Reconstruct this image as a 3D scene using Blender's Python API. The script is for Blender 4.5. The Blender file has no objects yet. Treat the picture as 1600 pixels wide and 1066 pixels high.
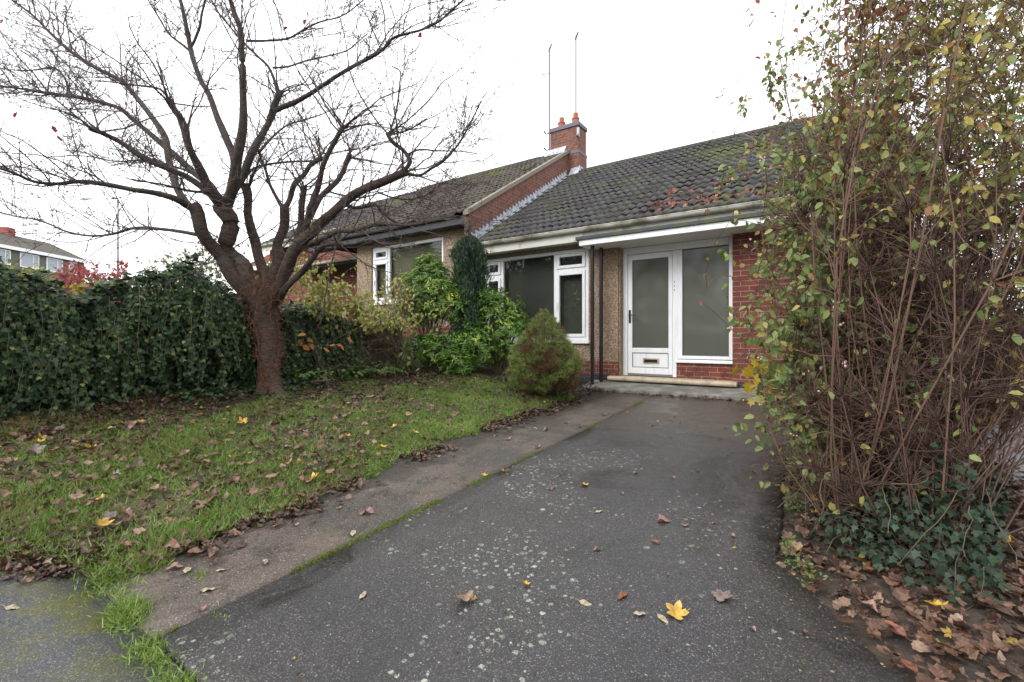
import bpy, math, random
import numpy as np
from mathutils import Vector
R = np.random.default_rng(11)
random.seed(5)
scene = bpy.context.scene
COL = scene.collection
F = 717.0; HV = 528.0
YAW = math.radians(34.3)
CY, SY = math.cos(YAW), math.sin(YAW)

# ------------------------------------------------------------------ geometry of the place
def cam2w(x, f, z):            # camera-relative (right, forward, up) metres -> world
    return np.array([CY*x - SY*f, SY*x + CY*f, z])
def P(u, v, f):                # measured picture direction + distance -> world point
    return cam2w((u-800)/F*f, f, -(v-HV)/F*f)
def zd(Y):
    Y = np.asarray(Y, float)
    return -1.15 + .045*np.clip(Y, -1.0, 6.8)
def h(X, Y):
    X = np.asarray(X, float); Y = np.asarray(Y, float)
    sl = .15 - .007*np.clip(Y-2, 0, 5)
    z = zd(Y) + sl*np.clip(-2.85-X, 0, 3.15)
    z = z + np.clip((-6.0-X)/.3, 0, 1)*.18
    z = z + .13*np.clip(-13-X, 0, 34)
    z = z - .10*np.clip((-1.0-Y)/.2, 0, 1)*0
    return z

# ------------------------------------------------------------------ materials
def mat(name, base=(.5,.5,.5), rough=.6, metal=0.0, spec=.5):
    m = bpy.data.materials.new(name); m.use_nodes = True
    b = m.node_tree.nodes['Principled BSDF']
    b.inputs['Base Color'].default_value = (*base, 1)
    b.inputs['Roughness'].default_value = rough
    b.inputs['Metallic'].default_value = metal
    b.inputs['Specular IOR Level'].default_value = spec
    return m
class NB:
    def __init__(s, m): s.m = m; s.t = m.node_tree; s.b = s.t.nodes['Principled BSDF']; s._co = None
    def n(s, typ, **kw):
        x = s.t.nodes.new(typ)
        for k, v in kw.items():
            if k.startswith('i_'):
                x.inputs[k[2:].replace('_', ' ')].default_value = v
            else: setattr(x, k, v)
        return x
    def l(s, a, b): s.t.links.new(a, b)
    def co(s):
        if s._co is None: s._co = s.n('ShaderNodeTexCoord').outputs['Object']
        return s._co
    def noise(s, scale, detail=4, rough=.55, vec=None, dist=0):
        x = s.n('ShaderNodeTexNoise'); x.inputs['Scale'].default_value = scale; x.inputs['Detail'].default_value = detail
        x.inputs['Roughness'].default_value = rough; x.inputs['Distortion'].default_value = dist
        s.l(vec or s.co(), x.inputs['Vector']); return x.outputs['Fac']
    def vor(s, scale, out='Distance', feature='F1', rnd=1.0, vec=None):
        x = s.n('ShaderNodeTexVoronoi'); x.inputs['Scale'].default_value = scale; x.feature = feature
        x.inputs['Randomness'].default_value = rnd
        s.l(vec or s.co(), x.inputs['Vector']); return x.outputs[out]
    def ramp(s, fac, stops, interp='LINEAR'):
        x = s.n('ShaderNodeValToRGB'); cr = x.color_ramp; cr.interpolation = interp
        while len(cr.elements) < len(stops): cr.elements.new(.5)
        for e, (p, c) in zip(cr.elements, stops):
            e.position = p; e.color = (*c, 1) if len(c) == 3 else c
        s.l(fac, x.inputs['Fac']); return x.outputs['Color']
    def thr(s, fac, a, b):      # smooth 0..1 between a and b
        x = s.n('ShaderNodeMapRange'); x.interpolation_type = 'SMOOTHSTEP'
        x.inputs['From Min'].default_value = a; x.inputs['From Max'].default_value = b
        s.l(fac, x.inputs['Value']); return x.outputs['Result']
    def mix(s, fac, a, b, typ='MIX'):
        x = s.n('ShaderNodeMix', data_type='RGBA', blend_type=typ)
        if isinstance(fac, (int, float)): x.inputs[0].default_value = fac
        else: s.l(fac, x.inputs[0])
        for v, i in ((a, 6), (b, 7)):
            if isinstance(v, tuple): x.inputs[i].default_value = (*v, 1)
            else: s.l(v, x.inputs[i])
        return x.outputs[2]
    def math(s, op, a, b=None, clamp=False):
        x = s.n('ShaderNodeMath', operation=op, use_clamp=clamp)
        for v, i in ((a, 0), (b, 1)):
            if v is None: continue
            if isinstance(v, (int, float)): x.inputs[i].default_value = v
            else: s.l(v, x.inputs[i])
        return x.outputs[0]
    def col(s, c): s.l(c, s.b.inputs['Base Color'])
    def rgh(s, c): s.l(c, s.b.inputs['Roughness'])
    def bump(s, hgt, strength=.4, dist=.01):
        x = s.n('ShaderNodeBump'); x.inputs['Strength'].default_value = strength; x.inputs['Distance'].default_value = dist
        s.l(hgt, x.inputs['Height']); s.l(x.outputs['Normal'], s.b.inputs['Normal'])
    def xyz(s):
        x = s.n('ShaderNodeSeparateXYZ'); s.l(s.co(), x.inputs[0]); return x.outputs
    def attr(s, name):
        x = s.n('ShaderNodeAttribute'); x.attribute_name = name; return x.outputs['Fac']

M = {}
def brick_mat(name, axis, c1, c2, mortar, dirt=.35):
    m = mat(name, rough=.85, spec=.2); q = NB(m); X = q.xyz()
    cb = q.n('ShaderNodeCombineXYZ'); q.l(X[0 if axis == 'x' else 1], cb.inputs[0]); q.l(X[2], cb.inputs[1])
    br = q.n('ShaderNodeTexBrick', offset=.5); q.l(cb.outputs[0], br.inputs['Vector'])
    br.inputs['Color1'].default_value = (*c1, 1); br.inputs['Color2'].default_value = (*c2, 1); br.inputs['Mortar'].default_value = (*mortar, 1)
    br.inputs['Scale'].default_value = 1; br.inputs['Mortar Size'].default_value = .0055; br.inputs['Mortar Smooth'].default_value = .2
    br.inputs['Bias'].default_value = -.1; br.inputs['Brick Width'].default_value = .225; br.inputs['Row Height'].default_value = .075
    n1 = q.noise(9, 5); n2 = q.noise(70, 3)
    c = q.mix(q.thr(n1, .42, .75), br.outputs['Color'], (c1[0]*.45, c1[1]*.6, c1[2]*.7))
    c = q.mix(q.math('MULTIPLY', q.thr(n2, .45, .7), dirt), c, (mortar[0]*.8, mortar[1]*.75, mortar[2]*.7))
    q.col(c); q.bump(q.math('SUBTRACT', q.math('MULTIPLY', n2, .3), br.outputs['Fac']), .6, .006)
    return m
for ax in 'xy':
    M['brick_'+ax] = brick_mat('red_brick_'+ax, ax, (.20,.050,.034), (.135,.036,.030), (.30,.235,.19))
    M['brickold_'+ax] = brick_mat('weathered_brick_'+ax, ax, (.205,.075,.052), (.135,.055,.044), (.22,.18,.15), .5)
    M['blue_'+ax] = brick_mat('blue_brick_'+ax, ax, (.040,.043,.058), (.028,.030,.042), (.12,.11,.10), .3)
m = M['pebble'] = mat('pebbledash', rough=.9, spec=.2); q = NB(m)
v1 = q.vor(75, 'Color'); sp = q.n('ShaderNodeSeparateColor'); q.l(v1, sp.inputs[0])
c = q.ramp(sp.outputs[0], [(0,(.11,.074,.048)), (.35,(.235,.165,.11)), (.7,(.33,.245,.17)), (1,(.50,.42,.33))])
c = q.mix(q.thr(q.noise(1.6, 5), .45, .75), c, (.20,.143,.097)); q.col(c); q.bump(q.vor(75), .7, .008)
m = M['upvc'] = mat('white_upvc', (.78,.79,.80), .28); q = NB(m)
mp = q.n('ShaderNodeMapping'); mp.inputs['Scale'].default_value = (9, 9, .7); q.l(q.co(), mp.inputs[0])
c = q.mix(q.thr(q.noise(3, 6), .55, .85), (.79,.80,.82), (.62,.62,.58)); c = q.mix(q.math('MULTIPLY', q.thr(q.noise(3, 6, .7, mp.outputs[0]), .50, .72), .45), c, (.48,.48,.42)); q.col(c)
M['upvc_groove'] = mat('seal_grey', (.16,.17,.19), .6)
m = M['trim'] = mat('painted_trim', (.55,.53,.48), .5); q = NB(m)
q.col(q.mix(q.thr(q.noise(5, 6), .48, .75), (.60,.585,.53), (.30,.29,.22)))
m = M['gutter'] = mat('gutter_plastic', rough=.45); q = NB(m)
q.col(q.mix(q.thr(q.noise(3.5, 6), .42, .66), (.55,.53,.47), (.19,.18,.12)))
m = M['soffit'] = mat('soffit_board', (.78,.78,.76), .5)
m = M['black'] = mat('black_paint', (.012,.012,.013), .35)
m = M['lead'] = mat('lead_flashing', rough=.55, metal=.0); q = NB(m)
q.col(q.mix(q.thr(q.noise(14, 6), .4, .65), (.42,.45,.50), (.20,.21,.24)))
m = M['moss_lead'] = mat('mossy_lead', rough=.8); q = NB(m)
q.col(q.mix(q.thr(q.noise(5, 6), .45, .6), (.055,.062,.07), (.075,.085,.035)))
m = M['slabs'] = mat('step_concrete', rough=.7); q = NB(m)
q.col(q.mix(q.thr(q.noise(6, 8), .35, .7), (.13,.125,.11), (.27,.26,.23))); q.bump(q.noise(60, 4), .3, .004)
m = M['stone'] = mat('threshold_stone', rough=.8); q = NB(m)
q.col(q.mix(q.thr(q.noise(8, 7), .4, .75), (.50,.41,.29), (.27,.22,.155)))
def tile_mat(name, base, alt, mossamt, moss=(.105,.115,.038)):
    m = mat(name, rough=.75, spec=.25); q = NB(m)
    c = q.mix(q.thr(q.noise(.9, 6), .35, .7), base, alt)
    c = q.mix(q.thr(q.noise(28, 4), .5, .75), c, (alt[0]*1.5, alt[1]*1.5, alt[2]*1.5))
    a = q.attr('rnd')
    c = q.mix(q.math('MULTIPLY', a, .35), c, (.028,.024,.024))
    ms = q.math('ADD', q.noise(11, 7, .65), q.math('MULTIPLY', q.math('SUBTRACT', q.noise(.55, 4), .5), 1.1))
    ms = q.thr(ms, .62-mossamt, .74-mossamt)
    fine = q.thr(q.math('ADD', q.noise(17, 6, .7), q.math('MULTIPLY', q.math('SUBTRACT', q.noise(1.3, 4), .5), .6)), .54, .66)
    ms = q.math('MAXIMUM', ms, q.math('MULTIPLY', fine, .55))
    c = q.mix(ms, c, q.mix(q.noise(40, 3), moss, (moss[0]*.5, moss[1]*.6, moss[2]*.6)))
    q.col(c); q.bump(q.noise(60, 5), .35, .006); return m
M['tiles'] = tile_mat('grey_roof_tile', (.056,.054,.057), (.042,.040,.042), .05)
M['tiles_b'] = tile_mat('brown_roof_tile', (.078,.062,.058), (.058,.047,.044), .04, (.11,.115,.03))
M['verge'] = mat('verge_mortar', (.20,.17,.14), .9)
M['terracotta'] = mat('chimney_pot_clay', (.32,.10,.06), .8)
M['capblue'] = mat('blue_brick_cap', (.11,.105,.125), .7)
M['alu'] = mat('grey_metal', (.25,.25,.26), .45, .6)
M['darkgutter'] = mat('dark_gutter', (.07,.07,.07), .5)
M['mast'] = mat('weathered_mast', (.10,.10,.105), .6)
M['dark'] = mat('dark_inside', (.03,.03,.03), .9)
M['room'] = mat('room_wall', (.20,.19,.165), .9)
M['blind'] = mat('blind_fabric', (.095,.098,.085), .8)
M['blind2'] = mat('brown_slat', (.26,.24,.165), .7)
M['frost'] = mat('frosted_glass', (.100,.104,.086), .07, 0, .6); q = NB(M['frost'])
q.bump(q.noise(26, 3), .05, .004)
def glass():
    m = bpy.data.materials.new('window_glass'); m.use_nodes = True; t = m.node_tree
    for n in list(t.nodes): t.nodes.remove(n)
    o = t.nodes.new('ShaderNodeOutputMaterial'); mx = t.nodes.new('ShaderNodeMixShader')
    tr = t.nodes.new('ShaderNodeBsdfTransparent'); tr.inputs[0].default_value = (.80,.82,.80,1)
    gl = t.nodes.new('ShaderNodeBsdfGlossy'); gl.inputs['Roughness'].default_value = .02; gl.inputs[0].default_value = (.9,.9,.9,1)
    fr = t.nodes.new('ShaderNodeFresnel'); fr.inputs[0].default_value = 1.5
    gm = t.nodes.new('ShaderNodeNewGeometry'); sb = t.nodes.new('ShaderNodeMath'); sb.operation = 'SUBTRACT'; sb.inputs[0].default_value = 1; t.links.new(gm.outputs['Backfacing'], sb.inputs[1]); ml = t.nodes.new('ShaderNodeMath'); ml.operation = 'MULTIPLY'; t.links.new(fr.outputs[0], ml.inputs[0]); t.links.new(sb.outputs[0], ml.inputs[1]); t.links.new(ml.outputs[0], mx.inputs[0]); t.links.new(tr.outputs[0], mx.inputs[1]); t.links.new(gl.outputs[0], mx.inputs[2])
    t.links.new(mx.outputs[0], o.inputs[0]); return m
M['glass'] = glass()
# ground materials
m = M['drive'] = mat('drive_concrete', rough=.5); q = NB(m); X = q.xyz()
c = q.mix(q.thr(q.noise(.7, 6), .3, .7), (.026,.0255,.029), (.041,.038,.036))
c = q.mix(q.thr(q.noise(2.3, 7, .65), .50, .70), c, (.020,.018,.017))
c = q.mix(q.math('MULTIPLY', q.thr(q.noise(150, 2), .56, .72), .75), c, (.20,.18,.165))
c = q.mix(q.math('MULTIPLY', q.thr(q.noise(110, 2), .60, .70), .8), c, (.018,.017,.017))
far = q.thr(q.math('ADD', X[1], q.math('MULTIPLY', q.noise(1.7, 5), 2.2)), 5.0, 7.2)
c = q.mix(q.math('MULTIPLY', far, .8), c, (.072,.056,.043))
edge = q.thr(q.math('ADD', X[0], q.math('MULTIPLY', q.noise(6, 6), .25)), -.25, .10)
c = q.mix(q.math('MULTIPLY', edge, .35), c, (.030,.026,.016))
damp = q.thr(q.noise(1.0, 7, .7, dist=1.2), .50, .62)
c = q.mix(q.math('MULTIPLY', damp, .45), c, (.018,.017,.017))
def speckle(q, c, sc, lo=.68, hi=1.35):
    vo = q.n('ShaderNodeTexVoronoi'); vo.inputs['Scale'].default_value = sc; q.l(q.co(), vo.inputs['Vector'])
    sp_ = q.n('ShaderNodeSeparateColor'); q.l(vo.outputs['Color'], sp_.inputs[0])
    g = q.ramp(sp_.outputs[0], [(0,(lo,lo,lo)),(.72,(1,1,1)),(.9,(hi,hi*.97,hi*.93)),(1,(hi*1.9,hi*1.8,hi*1.65))])
    return q.mix(1.0, c, g, 'MULTIPLY')
c = speckle(q, c, 210)
# lichen discs
def lichen(q, c, scale, r0, r1, colr, mask, tri=False):
    vo = q.n('ShaderNodeTexVoronoi'); vo.inputs['Scale'].default_value = scale; vo.voronoi_dimensions = '2D'
    wob = q.n('ShaderNodeTexNoise'); wob.inputs['Scale'].default_value = scale*3; q.l(q.co(), wob.inputs['Vector'])
    ad = q.n('ShaderNodeMix', data_type='VECTOR'); ad.inputs[0].default_value = .35/scale
    q.l(q.co(), ad.inputs[4]); 
    va = q.n('ShaderNodeVectorMath', operation='SCALE'); q.l(wob.outputs['Color'], va.inputs[0]); va.inputs['Scale'].default_value = .28/scale
    vb = q.n('ShaderNodeVectorMath', operation='ADD'); q.l(q.co(), vb.inputs[0]); q.l(va.outputs[0], vb.inputs[1])
    q.l(vb.outputs[0], vo.inputs['Vector'])
    sc = q.n('ShaderNodeSeparateColor'); q.l(vo.outputs['Color'], sc.inputs[0])
    rad = q.math('ADD', q.math('MULTIPLY', q.math('MULTIPLY', sc.outputs[0], sc.outputs[0]), r1-r0), r0)
    inside = q.thr(q.math('SUBTRACT', rad, vo.outputs['Distance']), 0, .05)
    on = q.math('GREATER_THAN', mask, sc.outputs[1])
    f = q.math('MULTIPLY', q.math('MULTIPLY', inside, on), q.math('ADD', .35, q.math('MULTIPLY', sc.outputs[2], .6)))
    f = q.math('MULTIPLY', f, q.thr(q.noise(scale*5, 4, .7), .36, .60))
    return q.mix(f, c, colr)
midm = q.thr(q.noise(1.3, 5, .65), .47, .70)
lft = q.math('SUBTRACT', 1.0, q.thr(X[0], -1.25, -.55))
band = q.math('MULTIPLY', q.math('MULTIPLY', midm, q.math('SUBTRACT', 1.0, q.thr(X[1], 2.8, 5.6))), q.math('ADD', .25, q.math('MULTIPLY', lft, .75)))
c = lichen(q, c, 22, .10, .40, (.22,.25,.19), q.math('MULTIPLY', band, .75))
c = lichen(q, c, 34, .10, .42, (.40,.42,.35), q.math('MULTIPLY', band, .62))
c = lichen(q, c, 55, .08, .30, (.26,.26,.22), q.math('MULTIPLY', midm, .30))
q.col(c); q.rgh(q.math('SUBTRACT', .52, q.math('MULTIPLY', damp, .24)))
q.bump(q.math('ADD', q.noise(140, 3), q.math('MULTIPLY', q.noise(25, 4), .8)), .35, .004)
m = M['path'] = mat('path_concrete', rough=.6); q = NB(m); X = q.xyz()
c = q.mix(q.thr(q.noise(1.3, 7, .6), .40, .62), (.090,.069,.056), (.040,.036,.034))
c = q.mix(q.thr(q.noise(4.5, 8, .7), .48, .62), c, (.036,.031,.028))
c = q.mix(q.math('MULTIPLY', q.thr(q.noise(120, 2), .55, .72), .7), c, (.29,.23,.18))
c = q.mix(q.thr(q.math('ADD', q.math('MULTIPLY', X[0], -1), q.math('MULTIPLY', q.noise(3, 5), .6)), 2.85, 3.1), c, (.030,.023,.018))
c = q.mix(q.math('MULTIPLY', q.thr(q.noise(5.5, 7, .7), .55, .68), .6), c, (.045,.055,.014)); c = speckle(q, c, 240, .75, 1.2); q.col(c); q.bump(q.math('ADD', q.noise(90, 4), q.math('MULTIPLY', q.noise(9, 4), 1.5)), .5, .008)
m = M['pavement'] = mat('pavement_tarmac', rough=.55); q = NB(m); X = q.xyz()
c = q.mix(q.thr(q.noise(1.4, 5), .35, .7), (.046,.049,.056), (.062,.062,.064))
c = q.mix(q.math('MULTIPLY', q.thr(q.noise(150, 2), .55, .7), .65), c, (.19,.19,.19))
c = q.mix(q.math('MULTIPLY', q.thr(q.noise(170, 2), .58, .7), .8), c, (.016,.016,.017))
ms = q.math('MULTIPLY', q.thr(q.noise(4.5, 7, .7), .42, .62), q.thr(q.math('ADD', q.math('SUBTRACT', X[1], q.math('MULTIPLY', X[0], .35)), q.math('MULTIPLY', q.noise(3.2, 6, .65), .5)), 1.12, 1.75))
c = q.mix(q.math('MULTIPLY', ms, .85), c, q.mix(q.noise(30, 4), (.065,.075,.012), (.12,.115,.022)))
c = speckle(q, c, 230); q.col(c); q.bump(q.noise(130, 3), .5, .005)
m = M['soil'] = mat('soil', rough=.9); q = NB(m)
c = q.mix(q.thr(q.noise(5, 7), .35, .65), (.028,.020,.015), (.060,.043,.030)); c = q.mix(q.thr(q.noise(50, 4), .55, .7), c, (.09,.065,.045))
q.col(c); q.bump(q.noise(22, 7), .8, .03)
m = M['lawn'] = mat('lawn_earth', rough=.9); q = NB(m)
c = q.mix(q.thr(q.noise(4, 7, .6), .38, .6), (.042,.034,.022), (.085,.10,.028)); c = q.mix(q.thr(q.noise(30, 5), .5, .7), c, (.11,.105,.04))
q.col(c); q.bump(q.noise(35, 6), .8, .02)
m = M['field'] = mat('rough_ground', rough=.95); q = NB(m)
q.col(q.mix(q.thr(q.noise(.8, 6), .4, .6), (.045,.06,.02), (.07,.062,.035)))
m = M['sidedrive'] = mat('side_drive_tarmac', rough=.5); q = NB(m)
c = q.mix(q.thr(q.noise(2, 6), .4, .7), (.19,.19,.20), (.13,.13,.135)); c = q.mix(q.math('MULTIPLY', q.thr(q.noise(90, 2), .55, .7), .5), c, (.3,.29,.28)); q.col(c)
M['road'] = mat('road_tarmac', (.055,.055,.058), .6)
M['kerb'] = mat('kerb_concrete', (.26,.25,.23), .8)
# wood and bark
def bark(name, a, b, sc=18, orange=None, amt=.6):
    m = mat(name, rough=.7, spec=.3); q = NB(m)
    mp = q.n('ShaderNodeMapping'); mp.inputs['Scale'].default_value = (1, 1, 3.2); q.l(q.co(), mp.inputs[0])
    n1 = q.noise(sc, 8, .68, mp.outputs[0]); n2 = q.noise(sc*3, 6, .7, mp.outputs[0])
    c = q.mix(q.thr(n1, .38, .62), a, b)
    c = q.mix(q.math('MULTIPLY', q.thr(n2, .52, .68), .6), c, (b[0]*1.5, b[1]*1.4, b[2]*1.3))
    c = q.mix(q.thr(q.noise(5, 6, .7), .57, .72), c, (.085,.088,.055))
    if orange:
        X = q.xyz()
        low = q.math('SUBTRACT', 1.0, q.thr(X[2], -.1, .95))
        c = q.mix(q.math('MULTIPLY', q.math('MULTIPLY', q.thr(q.noise(16, 8, .75, mp.outputs[0], 1.0), .50, .60), low), amt), c, orange)
    q.col(c); q.bump(q.math('ADD', n1, q.math('MULTIPLY', n2, .5)), .9, .025); return m
M['bark'] = bark('cherry_bark', (.030,.020,.016), (.080,.055,.042), 14, (.19,.080,.038), .7)
M['limb'] = bark('limb_bark', (.026,.019,.017), (.085,.064,.053), 26)
M['twig'] = mat('twig_bark', (.065,.043,.041), .7)
M['stub'] = mat('cut_wood', (.17,.12,.08), .85)
M['shrubstem'] = bark('shrub_stem', (.085,.057,.040), (.20,.145,.10), 40)
M['shrubtwig'] = mat('shrub_twig', (.115,.062,.040), .75)
M['darktwig'] = mat('dark_shrub_twig', (.072,.036,.025), .7)
M['greenstem'] = mat('green_stem', (.10,.085,.045), .7)
M['vine'] = mat('dead_vine_stem', (.13,.058,.034), .8)
m = M['fence'] = mat('fence_wood', rough=.85); q = NB(m)
mp = q.n('ShaderNodeMapping'); mp.inputs['Scale'].default_value = (6, 6, .8); q.l(q.co(), mp.inputs[0])
q.col(q.mix(q.noise(4, 6, .6, mp.outputs[0]), (.025,.018,.013), (.085,.058,.038)))
# foliage
def leafm(name, stops, rough=.5, trans=.25, spec=.4, under=None):
    m = mat(name, rough=rough, spec=spec); q = NB(m); t = q.t
    c = q.ramp(q.attr('rnd'), stops)
    c = q.mix(q.math('MULTIPLY', q.thr(q.noise(45, 3), .45, .7), .35), c, (.09,.06,.02), 'MIX')
    if name.startswith(('dead', 'wet')):
        c = q.mix(q.math('MULTIPLY', q.thr(q.noise(28, 6, .7), .42, .62), .65), c, (.035,.018,.012)); c = q.mix(q.math('MULTIPLY', q.thr(q.noise(90, 4, .7), .55, .7), .5), c, (.30,.20,.13)); q.bump(q.noise(60, 4), .5, .004)
    q.col(c)
    if trans > 0:
        out = [n for n in t.nodes if n.type == 'OUTPUT_MATERIAL'][0]
        tl = q.n('ShaderNodeBsdfTranslucent'); q.l(c, tl.inputs[0])
        mx = q.n('ShaderNodeMixShader'); mx.inputs[0].default_value = trans
        q.l(q.b.outputs[0], mx.inputs[1]); q.l(tl.outputs[0], mx.inputs[2]); q.l(mx.outputs[0], out.inputs[0])
    return m
M['ivy'] = leafm('ivy_leaf', [(0,(.007,.018,.008)), (.45,(.014,.038,.015)), (.75,(.028,.066,.022)), (.93,(.075,.125,.035)), (1,(.16,.17,.05))], .5, .08, .28)
M['ivydark'] = leafm('dark_ivy_leaf', [(0,(.006,.016,.010)), (.5,(.013,.036,.018)), (.85,(.030,.066,.030)), (1,(.07,.11,.045))], .5, .06, .3)
M['grass'] = leafm('grass_blade', [(0,(.22,.19,.075)), (.3,(.135,.215,.040)), (.75,(.190,.325,.055)), (1,(.36,.42,.14))], .5, .3)
M['moss'] = leafm('moss_tuft', [(0,(.055,.085,.008)), (.6,(.12,.17,.012)), (1,(.19,.22,.03))], .8, .2)
M['litter'] = leafm('dead_leaf', [(0,(.030,.016,.013)), (.22,(.065,.033,.024)), (.45,(.135,.066,.042)), (.68,(.21,.125,.082)), (.90,(.27,.18,.13)), (.96,(.36,.22,.05)), (1,(.44,.32,.07))], .5, .12)
M['litterdark'] = leafm('wet_dark_leaf', [(0,(.022,.012,.013)), (.5,(.048,.024,.022)), (.85,(.085,.043,.032)), (1,(.19,.11,.07))], .4, .05)
M['choisya'] = leafm('mexican_orange_leaf', [(0,(.045,.11,.016)), (.45,(.105,.235,.026)), (.8,(.22,.36,.045)), (1,(.50,.56,.08))], .32, .2, .5)
M['conifer'] = leafm('conifer_spray', [(0,(.016,.042,.028)), (.6,(.036,.082,.048)), (1,(.075,.135,.065))], .6, .1)
m = M['spruce'] = leafm('spruce_needle', [(0,(.14,.080,.042)), (.25,(.20,.125,.060)), (.45,(.16,.185,.055)), (.75,(.215,.285,.075)), (1,(.30,.37,.12))], .6, .15)
M['snow'] = leafm('snowberry_leaf', [(0,(.10,.16,.055)), (.35,(.18,.25,.075)), (.7,(.27,.32,.11)), (.9,(.42,.38,.11)), (1,(.34,.15,.07))], .45, .35)
M['olive'] = leafm('olive_autumn_leaf', [(0,(.20,.055,.036)), (.25,(.27,.11,.050)), (.5,(.29,.24,.065)), (.8,(.40,.36,.09)), (1,(.55,.45,.13))], .5, .4)
M['yellow'] = leafm('yellow_leaf', [(0,(.30,.24,.05)), (.5,(.50,.36,.03)), (1,(.62,.45,.05))], .5, .35)
M['climber'] = leafm('climber_leaf', [(0,(.17,.25,.055)), (.35,(.34,.38,.085)), (.65,(.50,.44,.12)), (.85,(.50,.32,.17)), (1,(.62,.53,.42))], .45, .3)
M['orange'] = leafm('orange_leaf', [(0,(.45,.16,.04)), (1,(.60,.30,.07))], .5, .3)
M['acer'] = leafm('red_acer_leaf', [(0,(.26,.035,.035)), (.6,(.45,.08,.08)), (1,(.55,.20,.17))], .5, .35)
M['lowgreen'] = leafm('low_green_leaf', [(0,(.035,.075,.015)), (.6,(.075,.14,.03)), (1,(.14,.20,.05))], .45, .2)
M['hedge'] = leafm('hedge_leaf', [(0,(.012,.026,.012)), (.6,(.03,.055,.022)), (1,(.075,.10,.035))], .5, .15)
M['berry'] = mat('pale_berry', (.62,.42,.38), .35)

# ------------------------------------------------------------------ object helpers
def tag(o, label=None, cat=None, group=None, kind=None):
    if label: o['label'] = label
    if cat: o['category'] = cat
    if group: o['group'] = group
    if kind: o['kind'] = kind
    return o
def thing(name, label, cat, base=(0,0,0), group=None):
    o = bpy.data.objects.new(name, None); COL.objects.link(o)
    o.location = base; o.empty_display_size = .1
    return tag(o, label, cat, group)
def attach(o, parent):
    if parent is not None:
        o.parent = parent
        off = Vector((0,0,0)); p = parent
        while p is not None: off += p.location; p = p.parent
        o.location = -off
    return o
def mesh_np(name, V, F_, mats, parent=None, rnd=None, smooth=False, midx=None):
    """V (n,3); F_ list of arrays (m,k) each of constant k"""
    me = bpy.data.meshes.new(name)
    V = np.ascontiguousarray(V, dtype=np.float32)
    me.vertices.add(len(V)); me.vertices.foreach_set('co', V.ravel())
    F_ = [np.asarray(f, dtype=np.int32) for f in F_ if len(f)]
    flat = np.concatenate([f.ravel() for f in F_])
    cnt = np.concatenate([np.full(len(f), f.shape[1], dtype=np.int32) for f in F_])
    st = np.concatenate([[0], np.cumsum(cnt)[:-1]]).astype(np.int32)
    me.loops.add(len(flat)); me.loops.foreach_set('vertex_index', flat)
    me.polygons.add(len(cnt)); me.polygons.foreach_set('loop_start', st)
    for mm in (mats if isinstance(mats, (list, tuple)) else [mats]): me.materials.append(mm)
    if midx is not None: me.polygons.foreach_set('material_index', np.asarray(midx, dtype=np.int32))
    if smooth: me.polygons.foreach_set('use_smooth', np.ones(len(cnt), dtype=bool))
    me.update(calc_edges=True); me.validate()
    if rnd is not None:
        a = me.attributes.new('rnd', 'FLOAT', 'POINT'); a.data.foreach_set('value', np.ascontiguousarray(rnd, dtype=np.float32))
    o = bpy.data.objects.new(name, me); COL.objects.link(o)
    return attach(o, parent)
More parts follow.
